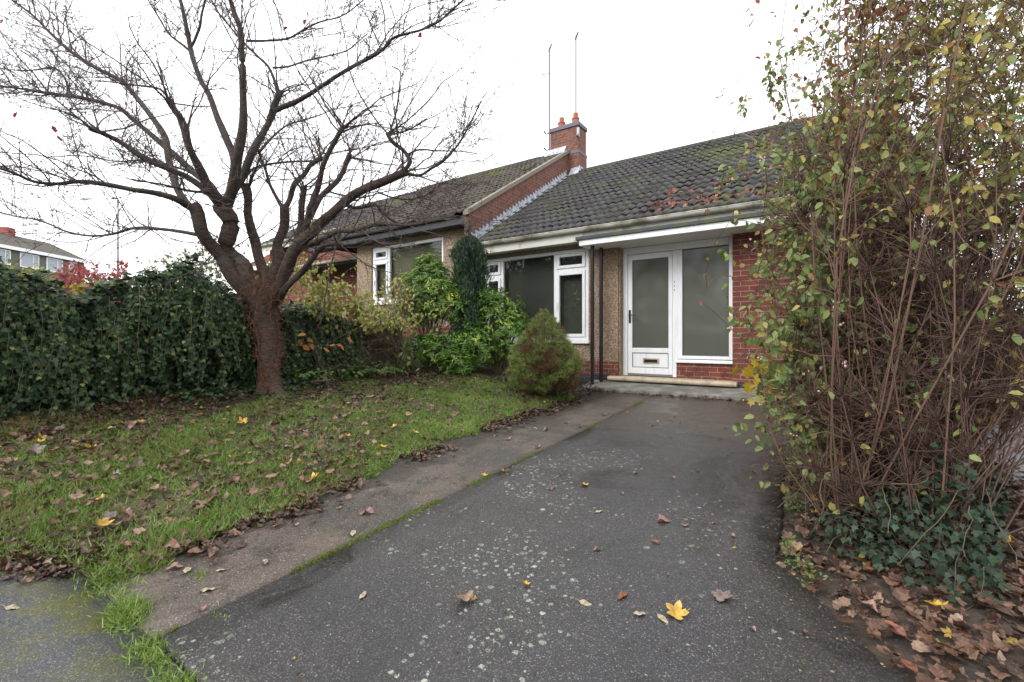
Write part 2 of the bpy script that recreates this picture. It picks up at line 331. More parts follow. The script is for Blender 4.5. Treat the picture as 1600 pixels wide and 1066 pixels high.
class MB:
    def __init__(s, xf=None): s.V = []; s.F = []; s.xf = xf
    def add(s, vs, fs):
        n = len(s.V); s.V += [tuple(v) for v in vs]; s.F += [[i+n for i in f] for f in fs]; return s
    def box(s, x0, x1, y0, y1, z0, z1):
        v = [(x0,y0,z0),(x1,y0,z0),(x1,y1,z0),(x0,y1,z0),(x0,y0,z1),(x1,y0,z1),(x1,y1,z1),(x0,y1,z1)]
        return s.add(v, [[3,2,1,0],[4,5,6,7],[0,1,5,4],[1,2,6,5],[2,3,7,6],[3,0,4,7]])
    def prism(s, poly, axis, a, b):     # poly 2-D in the other two axes, extruded a..b along axis
        def p3(p, t):
            return {'x': (t, p[0], p[1]), 'y': (p[0], t, p[1]), 'z': (p[0], p[1], t)}[axis]
        n = len(poly); v = [p3(p, a) for p in poly] + [p3(p, b) for p in poly]
        return s.add(v, [list(range(n))[::-1], list(range(n, 2*n))] + [[i, (i+1) % n, n+(i+1) % n, n+i] for i in range(n)])
    def ring(s, x0, x1, z0, z1, w, y0, y1):     # rectangular frame in the XZ plane
        s.box(x0, x0+w, y0, y1, z0, z1); s.box(x1-w, x1, y0, y1, z0, z1)
        s.box(x0+w, x1-w, y0, y1, z0, z0+w); return s.box(x0+w, x1-w, y0, y1, z1-w, z1)
    def tube(s, pts, rad, n=12, cap=True):
        pts = [np.array(p, float) for p in pts]; K = len(pts)
        rad = rad if hasattr(rad, '__len__') else [rad]*K
        base = len(s.V)
        for i, p in enumerate(pts):
            t = pts[min(i+1, K-1)]-pts[max(i-1, 0)]; t = t/np.linalg.norm(t)
            a = np.array([0,0,1.]) if abs(t[2]) < .9 else np.array([1.,0,0])
            e1 = np.cross(t, a); e1 /= np.linalg.norm(e1); e2 = np.cross(t, e1)
            for k in range(n):
                g = 2*math.pi*k/n; s.V.append(tuple(p + rad[i]*(math.cos(g)*e1+math.sin(g)*e2)))
        for i in range(K-1):
            for k in range(n):
                s.F.append([base+i*n+k, base+i*n+(k+1) % n, base+(i+1)*n+(k+1) % n, base+(i+1)*n+k])
        if cap:
            s.F.append([base+k for k in range(n)][::-1]); s.F.append([base+(K-1)*n+k for k in range(n)])
        return s
    def build(s, name, m, parent=None, bevel=0, smooth=False):
        V = np.array(s.V, float)
        if s.xf: V = np.array([s.xf(v) for v in V])
        me = bpy.data.meshes.new(name); me.from_pydata(V.tolist(), [], s.F)
        for mm in (m if isinstance(m, (list, tuple)) else [m]): me.materials.append(mm)
        if smooth: me.polygons.foreach_set('use_smooth', np.ones(len(me.polygons), dtype=bool))
        me.update(); o = bpy.data.objects.new(name, me); COL.objects.link(o)
        if bevel:
            b = o.modifiers.new('bevel', 'BEVEL'); b.width = bevel; b.segments = 2; b.limit_method = 'ANGLE'
        return attach(o, parent)
def norm(a): return a/np.maximum(np.linalg.norm(a, axis=-1, keepdims=True), 1e-9)
def frames(D, N):
    x = norm(D); z = norm(N - (N*x).sum(-1, keepdims=True)*x); y = np.cross(z, x)
    return np.stack([x, y, z], axis=-1)
def rdir(n): return norm(R.normal(size=(n, 3)))
# leaf templates: x = length, y = width, z = up
def T(v, f): return (np.array(v, float), f)
LEAF = T([(0,0,0),(1,0,-.10),(.30,.27,.07),(.70,.22,.02),(.30,-.27,.07),(.70,-.22,.02),(.5,0,-.01)],
         [[0,6,3,2],[6,1,3],[0,4,5,6],[6,5,1]])
NARROW = T([(0,0,0),(1,0,-.12),(.5,.15,.05),(.5,-.15,.05)], [[0,1,2],[0,3,1]])
IVY = T([(0,0,0),(-.12,.30,.03),(.18,.28,.03),(.30,.52,.0),(.55,.24,.02),(1,0,-.08),(.55,-.24,.02),(.30,-.52,0),(.18,-.28,.03),(-.12,-.30,.03),(.45,0,-.01)],
        [[0,10,2,1],[10,4,3,2],[10,5,4],[0,9,8,10],[10,8,7,6],[10,6,5]])
MAPLE = T([(0,0,0),(-.05,.30,.04),(.12,.26,.02),(.22,.56,.08),(.42,.28,.02),(.66,.46,.08),(.70,.14,.01),(1,0,.05),(.70,-.14,.01),(.66,-.46,.08),(.42,-.28,.02),(.22,-.56,.08),(.12,-.26,.02),(-.05,-.30,.04),(.4,0,-.02)],
          [[0,14,2,1],[14,4,3,2],[14,6,5,4],[14,7,6],[0,13,12,14],[14,12,11,10],[14,10,9,8],[14,8,7]])
CURL = T([(0,0,0),(.28,.30,.20),(.30,0,.0),(.28,-.30,.14),(.65,.26,.26),(.68,0,.06),(.65,-.24,.16),(1,0,.22),(.9,.1,.26)],
         [[0,2,1],[0,3,2],[2,5,4,1],[3,6,5,2],[5,7,8,4],[6,7,5]])
BLADE = T([(0,-.5,0),(0,.5,0),(.55,.36,.0),(.55,-.36,.0),(1,0,-.18)], [[0,1,2,3],[3,2,4]])
def dead(kind, seed):
    r = np.random.default_rng(seed); n = 30; th = np.arange(n)*2*np.pi/n
    if kind == 'lobed': rad = .30+.20*np.abs(np.cos(2.5*th))**1.3+.025*np.cos(15*th)+.02*r.normal(size=n); ox = .42
    elif kind == 'oval': rad = 1/np.sqrt((np.cos(th)/.52)**2+(np.sin(th)/.27)**2)+.012*r.normal(size=n); rad[0] *= 1.10; ox = .5
    else: rad = 1/np.sqrt((np.cos(th)/.50)**2+(np.sin(th)/.38)**2)+.03*np.cos(9*th)+.03*r.normal(size=n); ox = .48
    V = [(ox, 0)]+[(ox+.5*rad[i]*math.cos(th[i]), .5*rad[i]*math.sin(th[i])) for i in range(n)]+[(ox+rad[i]*math.cos(th[i]), rad[i]*math.sin(th[i])) for i in range(n)]
    V = np.array(V); x, y = V[:,0]-.5, V[:,1]
    a, b, c_ = r.normal()*.5+.25, r.normal()*.7+.35, r.normal()*.3
    z = a*x*x+b*y*y+c_*x*y+.05*np.sin(9*x+r.uniform(0,6))*np.cos(8*y+r.uniform(0,6))+.03*np.abs(y)**.7
    Fc = [[0, 1+i, 1+(i+1) % n] for i in range(n)]+[[1+i, 1+n+i, 1+n+(i+1) % n, 1+(i+1) % n] for i in range(n)]
    return (np.stack([V[:,0], V[:,1], z-z.min()*.5], 1), Fc)
DEAD = [dead(k, i) for i, k in enumerate(['lobed','oval','round','lobed','oval','round','lobed','round'])]
def scatter(name, tm, Pn, Rm, S, m, rnd, parent=None, smooth=False):
    tv, tf = tm; n = len(Pn); k = len(tv)
    S = np.asarray(S, float)
    if S.ndim == 1: S = np.repeat(S[:, None], 3, 1)
    V = np.einsum('nij,nkj->nki', Rm, tv[None]*S[:, None, :]) + Pn[:, None, :]
    fs = {}
    for f in tf: fs.setdefault(len(f), []).append(f)
    off = (np.arange(n)*k)[:, None, None]
    FF = [(np.array(fl)[None]+off).reshape(-1, kk) for kk, fl in fs.items()]
    return mesh_np(name, V.reshape(-1, 3), FF, m, parent, np.repeat(np.asarray(rnd), k), smooth)
def merge_scatter(name, parts, m, parent=None):
    """parts: list of (template, P, R, S, rnd)"""
    Vs, Fs, Rn, base = [], [], [], 0
    for tm, Pn, Rm, S, rnd in parts:
        tv, tf = tm; n = len(Pn); k = len(tv); S = np.asarray(S, float)
        if S.ndim == 1: S = np.repeat(S[:, None], 3, 1)
        V = np.einsum('nij,nkj->nki', Rm, tv[None]*S[:, None, :]) + Pn[:, None, :]
        off = (np.arange(n)*k)[:, None, None] + base
        fs = {}
        for f in tf: fs.setdefault(len(f), []).append(f)
        Fs += [(np.array(fl)[None]+off).reshape(-1, kk) for kk, fl in fs.items()]
        Vs.append(V.reshape(-1, 3)); Rn.append(np.repeat(np.asarray(rnd), k)); base += n*k
    return mesh_np(name, np.concatenate(Vs), Fs, m, parent, np.concatenate(Rn))
def tubes(paths, radii, sides=4):
    """paths (N,K,3), radii (N,K) -> V, F (quads)"""
    paths = np.asarray(paths, float); radii = np.asarray(radii, float); N, K, _ = paths.shape
    t = np.empty_like(paths); t[:, 1:-1] = paths[:, 2:]-paths[:, :-2]; t[:, 0] = paths[:, 1]-paths[:, 0]; t[:, -1] = paths[:, -1]-paths[:, -2]
    t = norm(t); ref = np.where(np.abs(t[:, :1, 2:3]) < .85, np.array([0,0,1.]), np.array([1.,0,0])); ref = np.broadcast_to(ref, t.shape)
    e1 = norm(np.cross(t, ref)); e2 = np.cross(t, e1)
    g = 2*np.pi*np.arange(sides)/sides
    V = paths[:, :, None] + radii[:, :, None, None]*(np.cos(g)[None, None, :, None]*e1[:, :, None] + np.sin(g)[None, None, :, None]*e2[:, :, None])
    i = np.arange(K-1)[:, None]*sides; k = np.arange(sides)[None]; k2 = (k+1) % sides
    q = np.stack([i+k, i+k2, i+sides+k2, i+sides+k], -1).reshape(-1, 4)
    Fq = (q[None] + (np.arange(N)*K*sides)[:, None, None]).reshape(-1, 4)
    return V.reshape(-1, 3), Fq
def tube_obj(name, groups, m, parent=None, smooth=True):
    Vs, Fs, b = [], [], 0
    for paths, radii, sides in groups:
        V, Fq = tubes(paths, radii, sides); Vs.append(V); Fs.append(Fq+b); b += len(V)
    return mesh_np(name, np.concatenate(Vs), Fs, m, parent, None, smooth)
def spline(pts, K):
    pts = np.asarray(pts, float); n = len(pts)
    ext = np.vstack([2*pts[0]-pts[1], pts, 2*pts[-1]-pts[-2]])
    d = np.concatenate([[0], np.cumsum(np.linalg.norm(np.diff(pts[:, :3], axis=0), axis=1))]); d /= d[-1]
    out = []
    for s in np.linspace(0, 1, K):
        i = min(np.searchsorted(d, s, 'right')-1, n-2); t = (s-d[i])/max(d[i+1]-d[i], 1e-9)
        a, b, c, e = ext[i], ext[i+1], ext[i+2], ext[i+3]
        out.append(.5*((2*b)+(-a+c)*t+(2*a-5*b+4*c-e)*t*t+(-a+3*b-3*c+e)*t**3))
    return np.array(out)
def walk(P0, D0, L, K, wob, up=0.0, sag=0.0):
    """random-walk branches: P0 (N,3), D0 (N,3), L (N,) -> (N,K,3)"""
    n = len(P0); out = np.empty((n, K, 3)); out[:, 0] = P0; d = norm(D0.copy())
    for k in range(1, K):
        d = norm(d + R.normal(size=(n, 3))*wob + np.array([0,0,up-sag*k/K]))
        out[:, k] = out[:, k-1] + d*(L/(K-1))[:, None]
    return out

# ------------------------------------------------------------------ ground
def sheet(name, xl, xr, y0, y1, nx, ny, dz, m, kind='structure', rough_=0, skirt=0):
    ys = np.linspace(y0, y1, ny); V = []
    for y in ys:
        a, b = xl(y), xr(y)
        xs = np.linspace(a, b, nx); V.append(np.stack([xs, np.full(nx, y), h(xs, np.full(nx, y))+dz], 1))
    V = np.concatenate(V)
    if rough_: V[:, 2] += rough_*(np.sin(V[:,0]*5.1+V[:,1]*2.3)*.5+np.sin(V[:,0]*2.2-V[:,1]*6.7)*.5)
    i = np.arange(ny-1)[:, None]*nx; k = np.arange(nx-1)[None]
    Fq = np.stack([i+k, i+k+1, i+nx+k+1, i+nx+k], -1).reshape(-1, 4)
    Fs = [Fq]
    if skirt:
        rim = np.concatenate([np.arange(nx), np.arange(1, ny)*nx+nx-1, (ny-1)*nx+np.arange(nx-2, -1, -1), np.arange(ny-2, 0, -1)*nx])
        n0 = len(V); W = V[rim].copy(); W[:, 2] -= skirt; V = np.concatenate([V, W]); r = len(rim)
        j = np.arange(r); Fs.append(np.stack([rim[j], n0+j, n0+(j+1) % r, rim[(j+1) % r]], -1))
    o = mesh_np(name, V, Fs, m, None, None, True); o['kind'] = kind; return o
gx = np.concatenate([np.arange(-190, -14, 8.), np.arange(-14, -7, .7), np.arange(-7, 2.6, .15), np.arange(3, 12, 1.), np.arange(14, 200, 12.)])
gy = np.concatenate([np.arange(-120, -4, 8.), np.arange(-3, 8, .3), np.arange(8, 20, 1.5), np.arange(24, 220, 12.)])
GX, GY = np.meshgrid(gx, gy); GZ = h(GX, GY) - .045
V = np.stack([GX.ravel(), GY.ravel(), GZ.ravel()], 1); nx = len(gx)
i = np.arange(len(gy)-1)[:, None]*nx; k = np.arange(nx-1)[None]
mesh_np('ground', V, [np.stack([i+k, i+k+1, i+nx+k+1, i+nx+k], -1).reshape(-1, 4)], M['field'], None, None, True)['kind'] = 'structure'
def drive_r(y):
    return float(np.interp(y, [.66,1.2,1.86,2.16,2.44,2.47,3.1,3.8,4.7,6.9], [1.05,.66,.20,.01,-.18,-.195,-.21,-.25,-.25,-.25])) + .008*math.sin(y*41)+.006*math.sin(y*97)
sheet('driveway', lambda y: -2.055, drive_r, .665, 6.84, 14, 240, 0, M['drive'], skirt=.06)
def grass_e(y):
    if y < .66: return float(np.interp(y, [-1.0,.2,.45,.62,.66], [-5.4,-3.62,-3.3,-3.05,-2.9])) + .03*math.sin(y*31)
    return float(np.interp(y, [.6,1.0,1.45,1.75,2.5,3.3,4.5,5.5,6.9], [-2.70,-2.73,-2.82,-2.80,-2.93,-3.0,-3.02,-3.0,-2.95])) + .030*math.sin(y*9)+.02*math.sin(y*23)+.015*math.sin(y*61+1)+.012*math.sin(y*103)
sheet('concrete_path', lambda y: -3.15, lambda y: -2.067, .66, 6.84, 10, 40, -.004, M['path'], skirt=.05)
sheet('lawn', lambda y: -6.1, grass_e, -1.0, 6.05, 40, 260, .0005, M['lawn'], rough_=.0008)
sheet('planting_bed', lambda y: -6.1, lambda y: -2.98, 5.95, 7.36, 26, 14, .008, M['soil'], rough_=.02)
sheet('soil_bed', lambda y: drive_r(y)+.004, lambda y: 1.02 + .25*max(0, 2.4-y), .668, 7.2, 20, 240, -.026, M['soil'], rough_=.016)
sheet('pavement', lambda y: -9.0, lambda y: 6.0, -1.2, .655, 30, 10, -.005, M['pavement'], skirt=.05)
sheet('side_drive', lambda y: 1.03 + .25*max(0, 2.4-y), lambda y: 3.6, .665, 9.0, 10, 20, -.02, M['sidedrive'])
sheet('kerb', lambda y: -40, lambda y: 30, -1.34, -1.21, 30, 2, -.002, M['kerb'], skirt=.14)
sheet('road', lambda y: -40, lambda y: 30, -7.5, -1.35, 30, 6, -.03, M['road'])

# ------------------------------------------------------------------ house pieces
W_, D_ = 7.37, 7.52                # front wall plane, door plane
TAN = .61
def tiles(name, x0, x1, ye, ze, yr, m, parent, course=.285, per=.15, amp=.030, t=.034, clip=None):
    L = (yr-ye)/math.cos(math.atan(TAN)); n = int(round(L/course)); cs = L/n
    ca, sa = math.cos(math.atan(TAN)), math.sin(math.atan(TAN))
    xs = np.arange(x0, x1+.001, per/6); nxx = len(xs)
    prof = amp*(.5+.5*np.cos(2*np.pi*(xs-x0)/per))**.8
    rows, rn = [], []
    tid = np.floor((xs-x0)/(per*2)).astype(int)
    for c in range(n):
        jit = R.normal(size=tid.max()+1)*.0025; rr = R.random(tid.max()+1)
        for s, o in ((c*cs-.012, 0.0), (c*cs-.012, t), ((c+1)*cs-.012, .002)):
            nn = prof + o + jit[tid]*(1 if o else .3)
            rows.append(np.stack([xs, ye+s*ca-nn*sa, ze+s*sa+nn*ca], 1)); rn.append(rr[tid])
    V = np.concatenate(rows); rn = np.concatenate(rn)
    Fs = []
    for r_ in range(3*n-1):
        a = r_*nxx + np.arange(nxx-1); Fs.append(np.stack([a, a+1, a+nxx+1, a+nxx], -1))
    return mesh_np(name, V, [np.concatenate(Fs)], m, parent, rn)
def window(parent, X0, X1, z0, z1, Y, cas, blindm, cill=True, top=.30, name='window', w=.065):
    """cas: list of (xa, xb) of opening lights, the rest fixed"""
    f = MB().ring(X0, X1, z0, z1, w, Y, Y+.07)
    cuts = []
    for a, b in cas: cuts += [a, b]
    for c in cuts:
        if X0+.1 < c < X1-.1: f.box(c-.03, c+.03, Y+.002, Y+.068, z0+w, z1-w)
    fo = f.build(name, M['upvc'], parent, .006)
    g = MB()
    fixed = []; x = X0
    for a, b in sorted(cas):
        if a > x+.1: fixed.append((x, a))
        x = b
    if x < X1-.1: fixed.append((x, X1))
    for a, b in fixed:
        MB().box(a+.03, b-.03, Y+.03, Y+.045, z0+w*.6, z1-w*.6).build('pane', M['glass'], fo)
    for a, b in cas:
        zt = z1-w-top
        a2 = a+(w if a == X0 else .03); b2 = b-(w if b == X1 else .03)
        MB().box(a2, b2, Y+.003, Y+.066, zt-.03, zt+.03).build('transom', M['upvc'], fo)
        for (q0, q1) in ((z0+w+.005, zt-.035), (zt+.035, z1-w-.005)):
            c = MB().ring(a2+.004, b2-.004, q0, q1, .055, Y-.016, Y+.04).build('casement', M['upvc'], fo, .005)
            MB().box(a2+.05, b2-.05, Y+.012, Y+.026, q0+.045, q1-.045).build('pane', M['glass'], fo)
        MB().box(a2+.022, a2+.038, Y-.045, Y-.018, (z0+zt)/2-.08, (z0+zt)/2+.05).build('handle', M['upvc'], fo, .004)
    if cill: MB().prism([(Y-.085, z0-.045), (Y-.085, z0-.015), (Y-.005, z0-.003), (Y+.07, z0-.003), (Y+.07, z0-.045)], 'x', X0-.03, X1+.03).build('cill', M['upvc'], fo, .004)
    if blindm is not None:
        b = MB(); zz = z0+.03
        if blindm.name.startswith('brown'):
            while zz < z1-.03:
                b.add([(X0+.05, Y+.112, zz), (X1-.05, Y+.112, zz), (X1-.05, Y+.122, zz+.038), (X0+.05, Y+.122, zz+.038)], [[0,1,2,3]]); zz += .042
        else: b.box(X0+.05, X1-.05, Y+.13, Y+.134, z0+.03, z1-.03)
        b.build('blind', blindm, fo)
    return fo
def wall_with_hole(mb, x0, x1, y0, y1, z0, z1, hx0, hx1, hz0, hz1):
    mb.box(x0, hx0, y0, y1, z0, z1); mb.box(hx1, x1, y0, y1, z0, z1)
    mb.box(hx0, hx1, y0, y1, z0, hz0); mb.box(hx0, hx1, y0, y1, hz1, z1)
def gutter(name, x0, x1, y, z, r, parent, m):
    n = 10; a = [math.pi+math.pi*k/n for k in range(n+1)]
    po = [(y+r*math.cos(t), z+r*math.sin(t)) for t in a] + [(y+(r-.006)*math.cos(t), z+(r-.006)*math.sin(t)) for t in a[::-1]]
    g = MB().prism(po, 'x', x0, x1)
    xx = x0+.4
    while xx < x1: 
        g.prism([(y+(r+.006)*math.cos(t), z+.002+(r+.006)*math.sin(t)) for t in a]+[(y+(r-.001)*math.cos(t), z+.002+(r-.001)*math.sin(t)) for t in a[::-1]], 'x', xx, xx+.05); xx += .95
    g.tube([(x0, y-r, z+.002), (x1, y-r, z+.002)], .008, 8)
    return g.build(name, m, parent, smooth=False)

# ------------------------------------------------------------------ the bungalow
H = thing('bungalow', 'beige pebbledash bungalow with white porch door and grey tiled roof behind the driveway', 'bungalow', (-2.5, 7.5, -.82))
XL, XR = -5.85, .9                  # party wall .. right end
wX0, wX1, wz0, wz1 = -5.74, -3.42, -.055, 1.585
mb = MB(); wall_with_hole(mb, XL, -2.87, W_, W_+.25, -.405, 1.85, wX0-.01, wX1+.01, wz0-.01, wz1+.01)
mb.build('pebbledash_wall', M['pebble'], H)
MB().box(XL, -2.87, W_-.012, W_+.25, -.642, -.405).build('brick_plinth', M['brick_x'], H)
MB().box(XL, -2.87, W_-.014, W_+.25, -1.0, -.642).build('blue_brick_base', M['blue_x'], H)
MB().box(-1.955, -1.122, D_-.004, D_+.2, -1.0, -.395).build('brick_panel', M['brick_x'], H)
MB().box(-1.12, XR, W_, W_+.25, -.645, 1.85).build('brick_wall', M['brick_x'], H)
MB().box(-1.12, XR, W_-.003, W_+.25, -1.0, -.645).build('blue_brick_base', M['blue_x'], H)
RIDY = 11.5; RIDZ = 1.86+TAN*(RIDY-7.03)
mb = MB()
mb.prism([(W_+.25, -1), (16, -1), (16, 1.8), (RIDY, RIDZ-.12), (W_+.25, 1.95)], 'x', XR-.25, XR)
mb.box(XL+.002, XR-.25, 15.75, 16, -1, 1.8)
mb.build('side_wall', M['brick_y'], H)
mb = MB().box(XL+.002, XR-.26, 10.9, 11.0, -1, 1.84); mb.box(XL+.002, XR-.26, W_+.26, 15.7, 1.70, 1.80); mb.box(XL+.002, XR-.26, W_+.26, 15.7, -.72, -.66)
mb.box(-2.95, -2.86, W_+.26, 10.9, -.66, 1.7)
mb.build('inner_room', M['room'], H)
window(H, wX0, wX1, wz0, wz1, W_+.035, [(wX0, -5.29), (-4.09, wX1)], M['blind'])
rf = tiles('roof', XL+.10, XR+.15, 7.0, 1.84, RIDY, M['tiles'], H)
MB().add([(XL+.1, RIDY, RIDZ-.03), (XR+.15, RIDY, RIDZ-.03), (XR+.15, 16.1, 1.78), (XL+.1, 16.1, 1.78)], [[0,1,2,3]]).build('rear_slope', M['tiles'], rf)
rb = MB(); xx = XL+.12
while xx < XR+.1:
    a = [math.pi*k/8 for k in range(9)]
    rb.prism([(RIDY+.02+.12*math.cos(t), RIDZ-.03+.085*math.sin(t)) for t in a], 'x', xx, xx+.44); xx += .447
rb.build('ridge_tiles', M['tiles'], rf)
gw = R.normal(size=(60,3))*[.10,.02,.012]+[-5.05,7.0,1.85]; scatter('gutter_weeds', LEAF, gw, frames(R.normal(size=(60,3))*.6+[0,-.3,.5], rdir(60)), R.uniform(.02,.045,60), M['moss'], R.uniform(.3,1,60), H)['kind'] = 'stuff'
MB().box(XL-.02, -3.38, 7.07, 7.10, 1.635, 1.80).box(XL-.02, XR+.1, 7.09, 7.112, 1.70, 1.82).build('fascia', M['trim'], H, .003)
MB().box(XL, XR+.1, 7.112, W_-.002, 1.66, 1.675).build('soffit', M['trim'], H)
gutter('gutter', -6.34, XR+.15, 7.025, 1.835, .058, H, M['gutter'])
cn = MB().box(-3.345, XR+.2, 6.86, 6.885, 1.512, 1.602).box(-3.345, -3.32, 6.885, W_-.01, 1.512, 1.602).build('porch_fascia', M['upvc'], H, .003)
MB().prism([(6.83, 1.602), (6.83, 1.66), (7.05, 1.715), (7.068, 1.715), (7.068, 1.602)], 'x', -3.40, XR+.2).build('porch_flashing', M['moss_lead'], H, .008)
mb = MB()
for k_ in range(6): mb.box(-3.318, XR+.2, 6.888+.107*k_, 6.888+.107*k_+.104, 1.518+.001*(k_ % 2), 1.534)
mb.build('porch_soffit', M['soffit'], H, .002)
# door assembly
fr = MB().box(-2.84, -2.765, D_, D_+.07, -.632, 1.516).box(-2.765, -1.195, D_, D_+.07, 1.405, 1.516).box(-2.015, -1.945, D_+.001, D_+.069, -.632, 1.405)
fr.box(-1.19, -1.122, D_, D_+.07, -.335, 1.516).box(-1.945, -1.19, D_+.001, D_+.069, -.335, -.285).build('door_frame', M['upvc'], H, .005)
fo = bpy.data.objects[-1] if False else [o for o in H.children if o.name.startswith('door_frame')][0]
MB().box(-1.945, -1.87, D_+.002, D_+.06, -.285, 1.40).build('mullion', M['upvc'], fo, .004)
MB().box(-1.875, -1.185, D_+.03, D_+.045, -.29, 1.41).build('side_pane', M['frost'], fo)
MB().ring(-1.874, -1.186, -.286, 1.406, .012, D_+.012, D_+.03).build('gasket', M['upvc_groove'], fo)
MB().prism([(D_-.05, -.392), (D_-.05, -.365), (D_-.002, -.342), (D_-.002, -.392)], 'x', -1.965, -1.105).build('cill', M['upvc'], fo, .004)
for zz in (.895, .83, .765): MB().box(-1.992, -1.980, D_-.008, D_-.001, zz-.011, zz+.011).build('number_mark', M['upvc_groove'], fo, .002)
MB().box(-2.762, -2.018, D_+.02, D_+.06, -.632, -.600).build('door_sill', M['alu'], fo)
dr = MB().box(-2.758, -2.685, D_+.012, D_+.062, -.597, 1.398).box(-2.085, -2.020, D_+.012, D_+.062, -.597, 1.398)
dr.box(-2.685, -2.085, D_+.012, D_+.062, 1.305, 1.398).box(-2.685, -2.085, D_+.012, D_+.062, -.247, -.168).box(-2.685, -2.085, D_+.012, D_+.062, -.597, -.495)
dr = dr.build('door', M['upvc'], H, .005)
MB().box(-2.69, -2.08, D_+.032, D_+.046, -.172, 1.31).build('door_pane', M['frost'], dr)
MB().ring(-2.688, -2.082, -.170, 1.307, .010, D_+.014, D_+.032).build('gasket', M['upvc_groove'], dr)
MB().box(-2.676, -2.094, D_+.022, D_+.05, -.486, -.256).build('lower_panel', M['upvc'], dr, .006)
MB().ring(-2.686, -2.084, -.496, -.246, .010, D_+.014, D_+.03).build('panel_groove', M['upvc_groove'], dr)
MB().box(-2.505, -2.235, D_+.008, D_+.022, -.425, -.335).build('letterbox', M['stone'], dr, .006)
MB().box(-2.478, -2.262, D_+.002, D_+.010, -.405, -.356).build('letter_flap', M['black'], dr)
hd = MB().box(-2.740, -2.708, D_-.004, D_+.012, .25, .47).tube([(-2.724, D_-.003, .385), (-2.724, D_-.055, .385), (-2.60, D_-.058, .382)], .0105, 8)
hd.build('door_handle', M['black'], dr, .003)
a = [math.pi/2+math.pi*k/8 for k in range(9)]
MB().prism([(7.27+.036*math.cos(t), -.676+.036*math.sin(t)) for t in a]+[(7.515, -.712), (7.515, -.64)], 'x', -3.01, -1.05).build('threshold_stone', M['stone'], H, .004)
MB().box(-2.865, -2.842, W_+.02, W_+.25, -.64, 1.516).build('reveal_wall', M['pebble'], H)
MB().prism([(6.845, -1.0), (6.845, -.79), (W_-.016, -.722), (W_-.016, -1.0)], 'x', -3.30, -.55).build('step_slab', M['slabs'], H, .012)
for px_, py_ in ((-3.18, 7.02), (-3.115, 7.23)):
    p = MB().tube([(px_, py_, -.79), (px_, py_, 1.517)], .032, 14)
    for zz in (.55, -.2): p.tube([(px_, py_, zz), (px_, py_, zz+.05)], .037, 14)
    p.build('porch_post', M['black'], H)
# ------------------------------------------------------------------ the neighbour, chimney on the party wall
Nn = thing('neighbour_bungalow', 'attached neighbouring bungalow with higher mossy roof and brick party gable, left of the conifer', 'bungalow', (-8, 7.5, -.1))
NL = -9.77; dZ = .66
nz0, nz1 = .84, 2.20
mb = MB(); wall_with_hole(mb, NL, XL-.002, W_, W_+.25, .25, 2.6, -9.21, -6.83, nz0-.01, nz1+.01); mb.build('pebbledash_wall', M['pebble'], Nn)
MB().box(NL, XL-.002, W_-.012, W_+.25, .02, .25).build('brick_plinth', M['brick_x'], Nn)
MB().box(NL, XL-.002, W_-.013, W_+.25, -1.0, .02).build('blue_brick_base', M['blue_x'], Nn)
window(Nn, -9.2, -6.84, nz0, nz1, W_+.035, [(-9.2, -8.62)], M['blind2'], top=.27)
MB().box(-13.6, NL-.002, 8.5, 8.75, -1, 2.75).build('brick_wall', M['brick_x'], Nn)
MB().box(NL, NL+.25, W_+.252, 8.5, -1, 2.6).build('pebble_return', M['pebble'], Nn)
MB().box(-10.62, -10.34, 8.494, 8.52, 1.72, 1.80).build('air_brick', M['dark'], Nn)
mb = MB().box(NL+.26, XL-.26, 11.0, 11.1, -1, 2.55).box(NL+.26, XL-.26, W_+.26, 11, 2.45, 2.55).box(NL+.26, XL-.26, W_+.26, 11, -.2, -.1); mb.build('inner_room', M['room'], Nn)
NE = 2.50; NRZ = NE+.02+TAN*(RIDY-7.03)
rf = tiles('roof', -11.35, XL-.06, 7.0, NE, RIDY, M['tiles_b'], Nn, .30, .15, .028)
MB().add([(-11.35, RIDY, NRZ-.05), (XL-.06, RIDY, NRZ-.05), (XL-.06, 16.1, 2.4), (-11.35, 16.1, 2.4)], [[0,1,2,3]]).build('rear_slope', M['tiles_b'], rf)
rb = MB(); xx = -11.35
while xx < XL-1.2:
    aa = [math.pi*k/8 for k in range(9)]
    rb.prism([(RIDY+.02+.12*math.cos(t), NRZ-.05+.085*math.sin(t)) for t in aa], 'x', xx, xx+.44); xx += .447
rb.build('ridge_tiles', M['tiles_b'], rf)
MB().prism([(7.05, NE-.05), (RIDY, NRZ-.12), (16, NE-.15), (16, -1), (8.76, -1), (8.76, NE-.05)], 'x', -11.3, -11.15).build('gable_wall', M['brick_y'], Nn)
MB().box(-11.4, XL-.06, 7.07, 7.10, NE-.20, NE-.04).build('fascia', M['black'], Nn)
MB().box(-11.4, XL-.06, 7.10, W_-.002, NE-.2, NE-.18).build('soffit', M['dark'], Nn)
gutter('gutter', -11.4, XL-.3, 7.02, NE-.01, .055, Nn, M['darkgutter'])
MB().box(-13.7, NL-.02, 7.75, 8.49, 2.02, 2.12).build('porch_roof', M['dark'], Nn)
gutter('porch_gutter', -13.7, NL-.02, 7.70, 2.13, .05, Nn, M['trim'])
